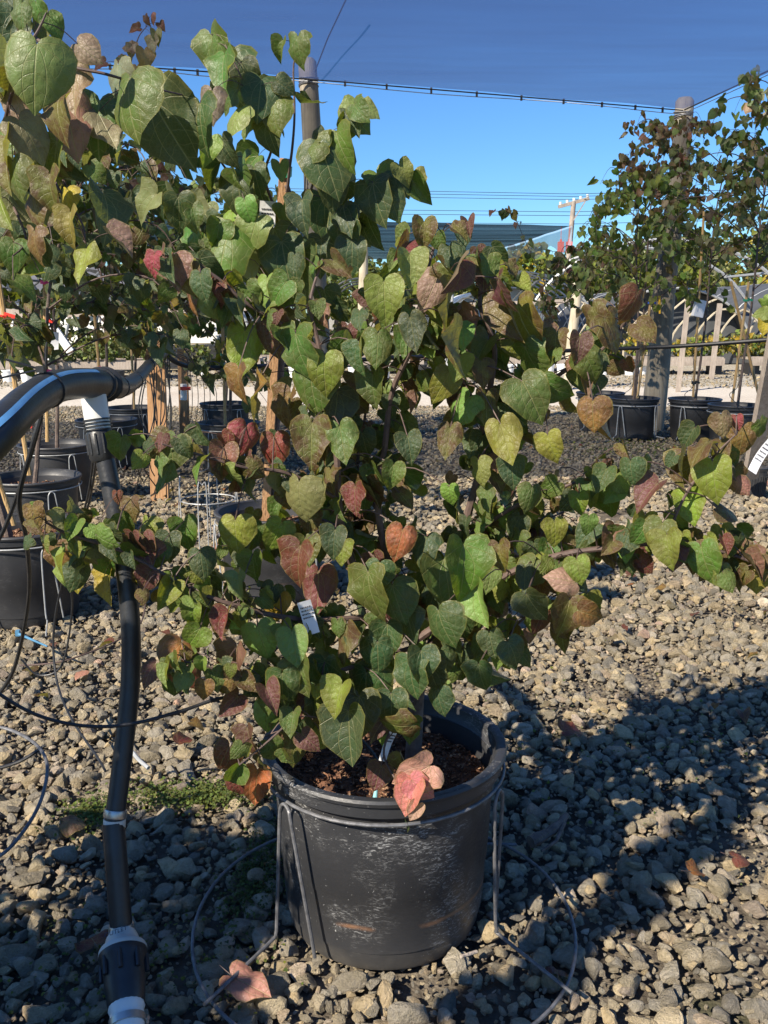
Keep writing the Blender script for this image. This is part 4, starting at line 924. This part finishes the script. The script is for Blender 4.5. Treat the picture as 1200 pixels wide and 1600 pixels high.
tubeline('ground_wire', [(30, 1040, 2.72), (110, 1030, 2.72), (210, 985, 2.95), (228, 940, 3.2)], .0028, 'rusty brown wire lying across the gravel behind the riser', 'wire', 'twig')
tubeline('ground_wire', [(-20, 1205, 1.88), (30, 1190, 1.88), (70, 1165, 1.90)], .004, 'short dark tube lying on the gravel under the wire hoop', 'tube', 'tube')
tubeline('ground_wire', [(200, 1165, 2.12), (215, 1185, 2.09), (232, 1200, 2.06)], .005, 'grey tube end lying on the gravel behind the riser', 'tube', 'wiregrey')
tubeline('ground_wire', [(720, 1495, 1.50), (745, 1487, 1.52)], .0035, 'short pale stick beside the base of the front pot', 'stick', 'oldlumber')
m = MB(); m.tube([P(28, 990, 3.05), P(74, 1010, 2.95)], [.005, .003], 8); m.box(P(28, 989, 3.05), (.014, .014, .02)); tag(m.build('blue_spike', simple('dull_blue_plastic', (.07, .20, .33), .5)), 'blue plastic drip spike lying beside the near left pot', 'spike')
# hanging bundle at the timber stake
sb_ = Gd(250, 776); top = P(243, 520, 5.95)
wood_stake('timber_stake', (P(250, 776, 5.95).x, 5.95, -.03), (P(242, 520, 5.95).x, 5.95, top.z), .115, .04, 'lumber', 'broad orange-brown timber stake carrying the black pipe')
wood_stake('timber_stake', (P(289, 690, 8.6).x, 8.6, -.03), (P(285, 545, 8.6).x, 8.6, P(285, 545, 8.6).z), .085, .05, 'lumber', 'narrower timber stake behind, with a red valve')
m = MB(); m.tube([P(287, 600, 8.5), P(287, 625, 8.5)], .03, 10); m2 = m.build('valve', MT['pvc']); tag(m2, 'small white valve on the narrow timber stake', 'valve')
m = MB(); m.box(P(290, 607, 8.45), (.09, .03, .03)); m.build('valve_handle', MT['redtape'], m2, smooth=False)
for k in range(11):
    x0 = 225 + k * 4; x1 = x0 + rnd.uniform(-40, 25); ye = rnd.uniform(740, 800); Y = 4.6 + k * .12
    tubeline('drip_tube', [(x0, 590 - k * 3.5, Y), (x0 + rnd.uniform(-10, 12), 650, Y), (x1, 720, Y), (x1 + rnd.uniform(-20, 30), ye, Y + .1)], .0032, nth('a') + ' thin black tube from the left dangling at the broad timber stake', 'tube', group='drip tubes dangling from the pipe at the stake')
for k in range(5):
    x0 = 292 + k * 9; tubeline('drip_tube', [(262, 550, 6.0), (x0, 560 + 8 * k, 6.6), (x0 + 8, 640, 7), (x0 + rnd.uniform(-30, 10), 720, 7)], .0026, nth('b') + ' thin black tube from the left hanging between the two timber stakes', 'tube', group='drip tubes hanging between the timber stakes')
tubeline('pipe_line', [(255, 552, 5.9), (330, 575, 6.6), (600, 560, 7.6), (860, 549, 8.0), (960, 545, 8.0), (1060, 541, 7.9), (1200, 531, 7.6), (1300, 522, 7.4)], .017, 'dark irrigation pipe strung level across the right-hand row', 'pipe')
# a few drip tubes in the right pots
for px, Y in ((975, 8.8), (1070, 8.7), (1140, 8.1)):
    tubeline('drip_tube', [(px + 12, 545, Y), (px + 14, 600, Y), (px, 618, Y), (px + 25, 640, Y - .25), (px + 40, 648, Y - .2)], .003, nth('e') + ' black tube from the left dropping from the level pipe into a right pot', 'tube', group='drip tubes of the right pots')

# more empty wire stands behind the front plant
for (px, py), l in (((328, 800), 'empty pale wire stand standing alone left of the half hidden pot'),):
    b = Gd(px, 850); e = empty('pot_stand', b, l, 'wire stand')
    m = MB(); m.tube([(.14 * math.cos(a), .14 * math.sin(a), .24) for a in np.linspace(0, 6.283, 32, endpoint=False)], .003, 6, closed=True); m.build('top_ring', MT['wiregrey'], e)
    for a in (0, 1.57, 3.14, 4.71):
        m = MB(); d = Vector((math.cos(a), math.sin(a), 0)); s = Vector((-d.y, d.x, 0)) * .02; m.tube(spline([d * .14 + s, d * .14 + Vector((0, 0, .33)) + s, d * .14 + Vector((0, 0, .34)), d * .15 + Vector((0, 0, .33)) - s, d * .17 - s], 3), .003, 6); m.build('leg', MT['wiregrey'], e)

# ================================================================== SHADE CLOTHS AND POLES
ZC = 3.12
pA = PZ(-250, 82, ZC); pL = PZ(100, 95, ZC); p1 = PZ(482, 121, ZC); p2_ = PZ(1068, 170, ZC); p3_ = PZ(1200, 108, ZC)
def cloth(name, front, back, right_pts, mat, label, nu=60, nv=30, sag=.12):
    e = empty(name, front[0], label, 'shade cloth'); m = MB(); vs = []; Fp = [Vector(x) for x in spline(front, 10)]; Bp = [Vector(x) for x in spline(back, 10)]
    def samp(pl, u):
        L = [0]; 
        for a, b in zip(pl, pl[1:]): L.append(L[-1] + (b - a).length)
        t = u * L[-1]
        for i in range(len(pl) - 1):
            if t <= L[i + 1] or i == len(pl) - 2: return pl[i].lerp(pl[i + 1], (t - L[i]) / max(1e-6, L[i + 1] - L[i]))
    for j in range(nv + 1):
        v = j / nv
        for i in range(nu + 1):
            u = i / nu; p = samp(Fp, u).lerp(samp(Bp, u), v); p = p + Vector((0, 0, -sag * math.sin(math.pi * v) * (.6 + .4 * math.sin(u * 9)) + .015 * noise.noise(p * 1.4)))
            vs.append(p - e.location)
    w = nu + 1; m.add(vs, [(j * w + i, j * w + i + 1, (j + 1) * w + i + 1, (j + 1) * w + i) for j in range(nv) for i in range(nu)]); m.build('net', mat, e, sharp=0)
    return e, Fp, Bp
right_dir = (p3_ - p2_).normalized()
backR = p2_ + right_dir * ((p2_.y - 4.0) / -right_dir.y)
ce, Fp, Bp = cloth('shade_cloth', [pA + Vector((-3, -.1, 0)), pA, pL, p1, p2_], [Vector((pA.x - 3, 4.0, ZC)), Vector((pA.x, 4.0, ZC)), Vector((pL.x, 4.0, ZC)), Vector((p1.x + .8, 4.0, ZC)), backR], None, MT['cloth'], 'dark shade cloth stretched overhead across the top, tinted with the blue sky behind it', sag=.05)
m = MB(); edge = [q + Vector((0, .012, -.012)) - ce.location for q in Fp]; m.tube(edge, .006, 6); m.build('edge_cable', MT['blackbase'], ce)
m = MB(); m.tube([q + Vector((.0, .03, -.035 - .01 * math.sin(i))) for i, q in enumerate([x - ce.location for x in Fp])], .004, 5); m.build('edge_rope', MT['rope'], ce)
m = MB(); re_ = [p2_.lerp(backR, t) - ce.location for t in np.linspace(0, 1, 20)]; m.tube([q + Vector((.01, 0, -.01)) for q in re_], .007, 6); m.build('edge_cable', MT['blackbase'], ce)
m = MB(); m.tube([q + Vector((.035, 0, -.03)) for q in re_], .004, 5); m.build('edge_rope', MT['rope'], ce)
for k in range(4, 40, 1):
    q_ = Fp[min(len(Fp) - 1, k)] if 0 else Fp[k % len(Fp)]
    m = MB(); m.box(q_ + Vector((0, .02, -.02)) - ce.location, (.018, .02, .045)); m.build('clip', MT['blackbase'], ce, smooth=False)
def pole(name, topx, topy, botx, Y, r0, r1, label, ztop=None, mat='pole', cat='post', base=None):
    top = P(topx, topy, Y); b = base or Vector((P(botx, 620, Y).x, Y, -.05)); m = MB(); n = 10
    pts = [b.lerp(top, i / n) + Vector((.01 * math.sin(i), 0, 0)) for i in range(n + 1)]; rr = [r0 + (r1 - r0) * i / n for i in range(n + 1)]
    pts.append(pts[-1] + Vector((0, 0, r1 * .35))); rr.append(r1 * .72); m.tube([p - b for p in pts], rr, 20)
    o = m.build(name, MT[mat]); o.location = b; return tag(o, label, cat)
Y1, Y2 = p1.y + .12, p2_.y + .14
pole('round_post', 481, 97, 505, Y1, .105, .078, 'round timber post behind the tall redbud holding the shade cloth')
pole('round_post', 1071, 158, 1020, Y2, .125, .088, 'round timber post at right holding the corner of the shade cloth')
def wraps(c, r, n, label):
    m = MB()
    for k in range(n): m.tube([(c + Vector((r * math.cos(a), r * math.sin(a), -.02 - k * .022 + .012 * math.sin(a + k)))) for a in np.linspace(0, 6.283, 20, endpoint=False)], .006, 5, closed=True)
    return tag(m.build('cable_wrap', MT['wire']), label, 'cable')
wraps(P(482, 118, Y1), .082, 4, 'wire wrapped round the top of the post behind the tall redbud'); wraps(P(1068, 172, Y2), .092, 3, 'wire wrapped round the top of the right post')
m = MB(); m.tube([P(492, 112, Y1 - .1), P(512, 60, Y1 - .9), P(545, -10, Y1 - 1.8)], .006, 6); tag(m.build('guy_cable', MT['blackbase']), 'thin dark guy cable rising from the left post across the shade cloth', 'cable')
m = MB(); m.tube([P(484, 118, Y1), P(476, 300, Y1 - .1), P(474, 430, Y1 - .1)], .006, 6); tag(m.build('guy_cable', MT['blackbase']), 'thin cord hanging down along the left post', 'cord')

# far cloth
ZF = 3.0
f0, f1 = PZ(-350, 325, ZF), PZ(892, 353, ZF); g1, g0 = PZ(716, 405, ZF), PZ(-350, 405, ZF)
fe, FF, BB = cloth('shade_cloth', [f0, f0.lerp(f1, .5), f1], [g0, g0.lerp(g1, .5), g1], None, MT['farcloth'], 'far dark shade cloth seen edge-on behind the redbuds', 50, 20, .06)
m = MB(); n_ = 40
for i in range(n_ + 1):
    p = f1.lerp(g1, i / n_) - fe.location; m.v += [tuple(p + Vector((.03, 0, 0))), tuple(p + Vector((.03, 0, -.42 - .12 * math.sin(i * .9))))]
for i in range(n_): m.f.append((2 * i, 2 * i + 2, 2 * i + 3, 2 * i + 1)); m.mi.append(0)
sk = NM('pale_blue_net'); trn = sk.n('ShaderNodeBsdfTransparent'); mx = sk.n('ShaderNodeMixShader'); mx.inputs[0].default_value = .55; sk.l(trn.outputs[0], mx.inputs[1]); sk.l(sk.pbsdf((.30, .42, .60), .7), mx.inputs[2])
m.build('side_skirt', sk.done(mx.outputs[0]), fe)
m = MB(); m.tube([P(100, 402, 27), P(560, 398, 27), P(800, 402, 27)], .02, 6); m.build('lower_cable', MT['rope'], fe)
for k, (px, pt, pb, Y, r, mt, l) in enumerate([(568, 365, 566, 20, .10, 'palepole', 'pale round post under the far shade cloth, behind the redbud'), (884, 300, 884, 24, .0, '', ''), (757, 470, 757, 15, .055, 'oldlumber', 'thin weathered post right of centre, before the hoops'),
      (699, 455, 699, 16, .05, 'wiregrey', 'white pipe post beside the bronze leaves'), (706, 450, 706, 16, .03, 'wiregrey', 'thinner white pipe next to the white pipe post')]):
    if r: pole('round_post', px, pt, pb, Y, r, r * .9, l, mat=mt)
pole('round_post', 903, 440, 885, 15, .08, .075, 'pale leaning round post left of the right-hand trees', mat='palepole')
wood_stake('timber_post', (P(1062, 570, 14.5).x, 14.5, -.03), P(1076, 462, 14.5), .065, .06, 'oldlumber', 'pale timber post before the dark netted tunnel', 'post')
wood_stake('timber_post', (P(1113, 570, 17.5).x, 17.5, -.03), P(1125, 474, 17.5), .08, .07, 'oldlumber', 'brown timber post at the end of the dark netted tunnel', 'post')

# ================================================================== BACKGROUND
def bench(x, y, L, label, group='timber plant benches across the road'):
    e = empty('plant_bench', (x, y, 0), label, 'bench', group)
    for k in range(3): m = MB(); m.box((0, k * .34, .30), (L, .30, .05)); m.build('plank', MT['oldlumber'], e, smooth=False)
    m = MB(); m.box((0, -.19, .235), (L, .04, .14)); m.build('front_board', MT['oldlumber'], e, smooth=False)
    for k in range(int(L // 1.1) + 1):
        m = MB(); m.box((-L / 2 + .1 + k * (L - .2) / (L // 1.1), .1, .09), (.22, .3, .22)); m.build('block_leg', MT['blackbase'], e, smooth=False)
    return e
bx = [(-11.3, 17.0, 4.4, 'weathered bench at the far left under the dark green shrubs'), (-6.2, 17.5, 4.2, 'weathered bench left of the broad timber stake'), (-1.2, 19.0, 4.0, 'bench mostly hidden behind the bushy redbud'), (3.3, 19.5, 3.0, 'bench with small pots right of centre'),
      (5.9, 18.8, 1.7, 'short bench before the dark netted tunnel'), (9.0, 18.8, 3.4, 'bench with yellow plants at the right edge')]
for b in bx: bench(*b)
def bush_mesh(seed, r, h, n, size, cols, flat=1.0):
    global rnd
    keep = rnd; rnd = random.Random(seed); lm = LeafMass(True)
    for _ in range(n):
        d = rvec(); rr = rnd.uniform(.4, 1) ** .5
        p = Vector((d.x * r * rr, d.y * r * rr, h * .5 + d.z * h * .5 * rr)); p *= 1 + .25 * noise.noise(p * (2.2 / r) + Vector((seed, 0, 0)))
        lm.add(p, d + Vector((0, 0, -.3)) + rvec() * .6, d + rvec() * .7, size * rnd.uniform(.6, 1.2), rnd.choice(cols))
    e = empty('tmp'); o = lm.build('foliage', e); me = o.data; bpy.data.objects.remove(o); bpy.data.objects.remove(e); rnd = keep; return me
BM = {'yel': [bush_mesh(1, .22, .38, 150, .085, list('YYycp')), bush_mesh(2, .25, .34, 160, .085, list('YycYg'))], 'grn': [bush_mesh(3, .24, .36, 150, .08, list('gdgpd')), bush_mesh(4, .22, .45, 160, .08, list('gdcg'))],
      'hed': [bush_mesh(5, .4, .75, 320, .085, list('ddgdb')), bush_mesh(6, .42, .7, 320, .085, list('dgdgb'))]}
def shrub(loc, kind, label, group, s=1.0, hs_=1.0):
    me = rnd.choice(BM[kind]); o = bpy.data.objects.new('potted_shrub', me); COL.objects.link(o); o.location = loc; o.scale = (s, s, s * hs_); o.rotation_euler.z = rnd.uniform(0, 6.28)
    return tag(o, label + ', ' + nth(label) + ' from the left', 'shrub', group)
NMB = MB(); NMB.lathe([(.01, 0), (.09, 0), (.115, .19), (.122, .19), (.122, .21), (.108, .21), (.104, .17), (.01, .16)], 14); NPM = {'w': NMB.mesh('nursery_pot', MT['film']), 'k': NMB.mesh('nursery_pot', MT['potclean'])}
def npot(loc, k, label, group):
    o = bpy.data.objects.new('nursery_pot', NPM[k]); COL.objects.link(o); o.location = loc; o.rotation_euler.z = rnd.random(); return tag(o, (label + ', ' + nth(label) + ' from the left') if 'across' not in label else label, 'pot', group)
for x in np.arange(5.2, 10.8, .42): shrub((x, 19.1 + rnd.uniform(-.1, .4), .33), 'yel', 'yellow potted shrub on the benches at far right', 'yellow shrubs on the right benches', rnd.uniform(.9, 1.25))
for x in np.arange(1.0, 5.2, .42): shrub((x, 19.6 + rnd.uniform(-.1, .6), .33), rnd.choice(('yel', 'grn', 'grn')), 'green or yellow-green potted shrub on the benches right of centre', 'mixed shrubs on the centre benches', rnd.uniform(.8, 1.2))
for x in np.arange(-13, -4.2, .36): shrub((x, 17.3 + rnd.uniform(-.1, .4), .33), 'grn', 'low bright green potted shrub on the left benches', 'low green shrubs on the left benches', rnd.uniform(.7, .95))
for x in np.arange(-15, -4.5, .6): shrub((x, 19.5 + rnd.uniform(-.3, .6), .1), 'hed', 'dark green nursery shrub behind the left benches', 'dark shrubs behind the left benches', rnd.uniform(1.0, 1.3))
for x in np.arange(-4, 1, .6): shrub((x, 20.5 + rnd.uniform(-.3, .6), .1), rnd.choice(('hed', 'grn')), 'nursery shrub seen through the redbud stems', 'shrubs behind the redbud stems', rnd.uniform(.9, 1.4))
for x in np.arange(2.2, 5.2, .27):
    npot((x, 18.7 + rnd.uniform(-.1, .1), -.02), 'w', 'white nursery pot on the ground before the benches', 'white nursery pots on the ground')
for x in np.arange(-11.0, -4.5, .33):
    npot((x, 16.7 + rnd.uniform(-.04, .04), -.02), 'w' if rnd.random() < .8 else 'k', 'white nursery pot under the left benches', 'white nursery pots under the left benches')
for k in range(14): npot((-3.5 + k * .36 + rnd.uniform(-.1, .1), rnd.uniform(17.5, 18.6), -.02), rnd.choice('wk'), 'small pot beyond the road behind the redbud', 'small pots across the road')

def hoop_house(x0, x1, ys, h, r, label, cover=None, mat='film', brace=False, pmat='wiregrey'):
    e = empty('hoop_house', ((x0 + x1) / 2, ys[0], 0), label, 'tunnel'); w = (x1 - x0) / 2
    def arc(y, n=24): 
        return [Vector((-w * math.cos(a), y - ys[0], h * math.sin(a) ** .8)) for a in np.linspace(0, math.pi, n)]
    for y in ys:
        m = MB(); m.tube(arc(y), r, 6); m.build('hoop', MT[pmat], e)
    for f in (.25, .5, .75):
        m = MB(); a = math.pi * f; m.tube([(-w * math.cos(a), 0, h * math.sin(a) ** .8 - r), (-w * math.cos(a), ys[-1] - ys[0], h * math.sin(a) ** .8 - r)], r * .8, 5); m.build('purlin', MT[pmat], e)
    if brace:
        for k in range(7):
            m = MB(); xx = -w + (k + .5) * 2 * w / 7; m.tube([Vector(v) for v in spline([(xx - .55, .02, 0), (xx - .5, .02, h * .4), (xx, .02, h * .72), (xx + .5, .02, h * .95 * max(.5, 1 - abs(xx / w) ** 2))], 4)], r * .8, 5); m.build('brace', MT['palepole'], e)
    if cover:
        m = MB(); n = 24; L = cover; a0 = arc(ys[0] + .03, n); a1 = arc(ys[-1], n); m.add([p * 1.0 + Vector((0, 0, .02)) for p in a0] + [p + Vector((0, 0, .02)) for p in a1], [(i, i + 1, n + i + 1, n + i) for i in range(n - 1)]); m.build('cover', MT[mat], e)
        if L == 2:
            m = MB(); m.add([p + Vector((0, .5, 0)) for p in a0], [tuple(range(n))]); m.build('end_wall', MT[mat], e)
    return e
hoop_house(4.8, 8.6, [22, 24, 26, 28, 30], 1.75, .03, 'dark netted tunnel at right behind the yellow shrubs', 2, 'shadenet', True)
hoop_house(8.9, 13.5, [22.5, 25, 28, 31], 2.0, .03, 'second dark netted tunnel at the right edge', 2, 'shadenet', True)
hoop_house(3.0, 9.3, [21, 23.5], 2.75, .04, 'tall bare white hoop frame arching over the right tunnel')
hoop_house(1.6, 5.2, [27, 30, 33, 36], 1.9, .03, 'white film tunnel right of centre', 2, 'film')
hoop_house(.9, 5.0, [21.5, 22.3, 23.1, 24, 25], 2.1, .022, 'bare lattice hoop frame before the white tunnel', None, 'film', True)
hoop_house(-6.6, -2.7, list(np.arange(18.5, 32, .95)), 2.35, .03, 'long bare white hoop frame behind the broad timber stake')
hoop_house(-12.5, -7.6, list(np.arange(19.0, 33, 1.6)), 2.6, .035, 'bare hoop frame at the far left behind the shrubs')
hoop_house(-1.8, .6, [23, 25, 27], 2.0, .025, 'bare hoop frame seen through the redbud stems')
m = MB(); m.bar(P(5, 400, 15), P(112, 552, 15), .12, .05); tag(m.build('white_brace', MT['pvc'], None, smooth=False), 'white diagonal brace pole at the far left', 'pole')
m = MB(); m.bar(P(-20, 486, 16), P(70, 492, 16), .04, .12, Vector((0, 0, 1))); m.bar(P(70, 492, 16), P(400, 480, 16), .04, .10, Vector((0, 0, 1))); tag(m.build('timber_rail', MT['oldlumber'], None, smooth=False), 'weathered horizontal rail across the left hoop frames', 'rail')
m = MB(); m.bar(P(640, 480, 18), P(900, 470, 18), .05, .08, Vector((0, 0, 1))); tag(m.build('timber_rail', MT['oldlumber'], None, smooth=False), 'weathered horizontal rail right of centre', 'rail')
# building
be = empty('nursery_building', (-17, 38, 0), 'long low white building with grey roof behind the left hoops', 'building')
m = MB(); m.box((0, 3, 1.05), (22, 6, 2.1)); m.build('wall', MT['wallwhite'], be, smooth=False)
m = MB(); m.add([(-11.5, -.5, 2.05), (11.5, -.5, 2.05), (11.5, 3, 3.1), (-11.5, 3, 3.1), (-11.5, 6.5, 2.05), (11.5, 6.5, 2.05)], [(0, 1, 2, 3), (3, 2, 5, 4), (1, 5, 2), (0, 3, 4)]); m.build('roof', MT['roofgrey'], be, smooth=False)
for k in range(6):
    f = empty('window', (-8.5 + k * 3.4, -.03, 1.2)); f.parent = be
    m = MB(); m.box((0, 0, 0), (1.0, .06, .8)); m.build('frame', MT['wallwhite'], f, smooth=False)
    for s in (-.24, .24): m = MB(); m.box((s, -.035, 0), (.40, .02, .64)); m.build('pane', MT['glass'], f, smooth=False)
# far trees
def far_tree(x, y, h, r, cols, label, seed, group='trees beyond the nursery'):
    e = empty('tree', (x, y, 0), label, 'tree', group); m = MB(); m.tube([(0, 0, 0), (.1, 0, h * .4), (0, .1, h * .8)], [.22, .16, .05], 8); m.build('trunk', MT['bark'], e)
    for k in range(3): m = MB(); a = k * 2.1; m.tube([(0, 0, h * (.35 + .1 * k)), (math.cos(a) * r * .6, math.sin(a) * r * .6, h * (.55 + .1 * k))], [.09, .03], 6); m.build('limb', MT['bark'], e)
    me = bush_mesh(seed, r, h * .85, 1100, .30, cols); o = bpy.data.objects.new('crown', me); COL.objects.link(o); o.parent = e; o.location = (0, 0, h * .22); o['kind'] = 'stuff'
    return e
k = 0
for x, y, h, r, cc in [(14, 46, 4.4, 2.6, 'ggdy'), (18, 44, 5.2, 3, 'gydY'), (10, 50, 4.0, 2.4, 'gdgy'), (22, 47, 5.6, 3.2, 'gdyy'), (6, 60, 4.0, 2.6, 'gdd'), (2, 62, 3.6, 2.4, 'gdg'), (-3, 60, 4.2, 2.8, 'gdd'), (-8, 58, 4.0, 2.8, 'gdb'), (-14, 62, 4.6, 3, 'gdd'), (-20, 60, 4.4, 3, 'ggd'), (-27, 62, 5.0, 3.2, 'gdb'), (12, 62, 4.6, 3, 'gdd'), (17, 60, 5.4, 3.4, 'ydg'), (26, 60, 6, 3.6, 'gdd'),
                       (-1, 45, 3.4, 2.2, 'gdg'), (2.5, 48, 3.2, 2.2, 'gyd'), (5.3, 36, 3.3, 1.5, 'Yyyc'), (8.0, 38, 3.0, 1.5, 'gyd'), (-5, 34, 3.1, 1.8, 'gdbd'), (-7.4, 35, 3.0, 1.7, 'gdd'), (9.5, 40, 3.6, 2.0, 'gyg'), (12.5, 41, 4.2, 2.2, 'ygd')]:
    side = 'right' if x > 3 else 'left' if x < -3 else 'middle'
    col_ = 'yellow' if cc[0] in 'Yy' else 'green'
    far_tree(x, y, h, r, list(cc), f'{nth(col_ + side)} {col_} tree in the {side} group beyond the nursery', 300 + k, f'{col_} trees beyond the nursery at the {side}, {"near" if y<45 else "far"}'); k += 1
# power pole and wires
pb = Vector((P(893, 400, 48).x, 48, 0)); pe = empty('power_pole', pb, 'pale power pole with one crossarm and insulators', 'power pole'); ptz = P(896, 315, 48).z
m = MB(); m.tube([(-.35, 0, 0), (0, 0, ptz)], [.16, .12], 12); m.build('pole', MT['oldlumber'], pe)
m = MB(); m.bar((-.75, 0, ptz - .25), (.75, 0, ptz + .15), .16, .16); m.build('crossarm', MT['oldlumber'], pe, smooth=False)
for k in range(5): m = MB(); x = -.65 + k * .33; m.tube([(x, 0, ptz - .1 + x * .27), (x, 0, ptz + .16 + x * .27)], [.05, .07], 8); m.build('insulator', MT['pvc'], pe)
m = MB(); m.bar((0, -.1, ptz - .9), (.55, -.1, ptz), .05, .05); m.build('strut', MT['oldlumber'], pe, smooth=False)
for k, (ya, yb) in enumerate([(292, 303), (297, 307), (303, 312), (325, 331), (332, 337), (345, 350)]):
    m = MB(); m.tube([P(-300, ya - 6, 60), P(300, ya, 54), P(893, yb, 48.2), P(1400, yb - 12, 42)], .012, 4); tag(m.build('power_line', MT['blackbase']), nth('c') + ' overhead power line from the top crossing the sky', 'power line', 'overhead power lines')
for k, (ya, yb) in enumerate([(440, 452), (455, 462), (470, 474)]):
    m = MB(); m.tube([P(560, ya, 40), P(893, yb - 14, 46)], .014, 4); tag(m.build('power_line', MT['blackbase']), nth('d') + ' low cable from the top between the far cloth and power pole', 'power line', 'low cables by the power pole')
for px, l in ((876, 'orange-red box hanging left of the power pole'), (889, 'orange-red box hanging right beside the power pole')):
    m = MB(); c = P(px, 386, 30); m.box(c, (.18, .12, .32)); m.box(c + Vector((0, 0, .19)), (.06, .06, .08)); m.tube([c + Vector((0, 0, .2)), c + Vector((0, 0, .62))], .01, 5); tag(m.build('hanging_box', MT['orange'], None, smooth=False), l, 'box')
m = MB(); c = P(1092, 482, 8.6); m.box(c, (.10, .04, .15), Euler((0, .2, .3)).to_matrix()); tag(m.build('hanging_tag', MT['paper'], None, smooth=False), 'white tag hanging from the stake of the middle right tree', 'tag')
m = MB(); m.tube([P(1030, 462, 8.6), P(1031, 490, 8.6)], [.012, .009], 8); tag(m.build('yellow_strip', simple('yellow_plastic', (.75, .42, .02), .5)), 'yellow plastic strip hanging in the sunlit right tree', 'strip')

# ================================================================== GROUND DETAILS
dl = [((880, 1160), .075, 'R', 'dull purple fallen leaf in the gravel right of the front pot', 20), ((365, 1553), .085, 'k', 'sunlit salmon fallen leaf beside the wire ring, left of the front pot', -30), ((102, 1305), .055, 'v', 'crumpled maroon fallen leaf left of the riser pipe', 10),
      ((150, 1500), .07, 'R', 'dark red fallen leaf in the shade beside the regulator', 120), ((280, 1180), .06, 'R', 'dark red fallen leaf behind the drip tube', 60), ((1145, 1362), .045, 'R', 'red leaf scrap on the bare dirt patch at right', 0), ((1078, 1385), .05, 'O', 'orange-brown leaf scrap at the shadow edge at right', 30), ((870, 1548), .05, 'm', 'dark leaf scrap beside the wire ring at lower right', 80)]
for (px, py), s, c, l, az in dl:
    b = Gd(px, py) + Vector((0, 0, .035)); e = empty('fallen_leaf', b, l, 'leaf'); a = R(az)
    o = add_leaf(e, b, Vector((math.cos(a), math.sin(a), -.08)), Vector((.15, -.35, 1)), s, c); o.name = 'leaf_blade'; m = MB(); m.tube([(0, 0, 0), (-math.cos(a) * .03, -math.sin(a) * .03, .012)], .0009, 4); m.build('leaf_stalk', MT['twig'], e)
lm = LeafMass(True)
for _ in range(520):
    y = rnd.uniform(2.4, 11); x = rnd.uniform(-.6, .6) * y
    d = Vector((rnd.gauss(0, 1), rnd.gauss(0, 1), rnd.uniform(-.2, .2)))
    lm.add(Vector((x, y, .022 + rnd.uniform(0, .012))), d, Vector((0, 0, 1)) + rvec() * .4, rnd.uniform(.018, .055), rnd.choice('RmkooOtmbt'))
o = lm.build('leaf_litter', None)
lm = LeafMass(True)
def patch(cx, cy, rx, ry, n, s, cols):
    for _ in range(n):
        x, y = cx + rnd.gauss(0, rx), cy + rnd.gauss(0, ry)
        if (x ** 2 + (y - 1.68) ** 2) ** .5 < .2: continue
        lm.add(Vector((x, y, .004 + .012 * rnd.random())), Vector((rnd.gauss(0, 1), rnd.gauss(0, 1), rnd.uniform(-.3, .5))), Vector((0, 0, 1)) + rvec() * .6, rnd.uniform(.5, 1.2) * s, rnd.choice(cols))
g1_ = Gd(300, 1245); patch(g1_.x, g1_.y, .085, .035, 1700, .0075, 'cygp'); g2_ = Gd(140, 1275); patch(g2_.x, g2_.y, .035, .045, 800, .0075, 'cygp'); g3_ = Gd(400, 1370); patch(g3_.x, g3_.y, .03, .10, 1100, .007, 'gdg')
g4_ = Gd(1000, 700); patch(g4_.x, g4_.y, .5, .4, 500, .02, 'gyg'); patch(.55, 2.4, .3, .2, 300, .008, 'gyp'); patch(-.5, 1.5, .15, .1, 400, .007, 'gdy')
lm.build('weed_patches', None)
m = MB(); m.tube([Vector(v) for v in spline([Gd(885, 1300) + Vector((0, 0, .045)), Gd(862, 1322) + Vector((0, 0, .04)), Gd(828, 1338) + Vector((0, 0, .035))], 5)], [.005 + .0008 * i + .0015 * (i % 3) for i in range(11)], 8); m.tube([Gd(880, 1310) + Vector((0, 0, .04)), Gd(868, 1340) + Vector((0, 0, .04)), Gd(845, 1352) + Vector((0, 0, .035))], [.006, .004, .003], 8)
tag(m.build('dry_root', MT['bark']), 'forked piece of dry pale root on the gravel right of the front pot', 'root')

# neighbouring potted redbud standing sunward, whose shade falls across the gravel at lower left
nb = Vector((-1.50, .58, 0))
pot(nb, 'neighbouring black pot just outside the left edge', 'c')
auto_tree(None, nb + Vector((0, 0, .29)), 1.22, .36, 'bushy redbud in the neighbouring pot, its shade falling over the lower left gravel', 22, 40, 1000, .10, list('gdyb'), (0, 0), .12, seed=21, hv=.10)
shade_tree = Vector((-1.05, .15, 0))  # unseen slim tree, added and narrowed for the shade beside the front pot
pot(shade_tree, 'unseen black pot added left of the camera, under the slim shading redbud', 'c')
auto_tree(None, shade_tree + Vector((0, 0, .29)), 1.85, .06, 'slim unseen redbud added left of the camera for the narrow shade right of the front pot', 12, 30, 300, .075, list('gdyb'), (0, 0), .55, seed=22, hv=.035)
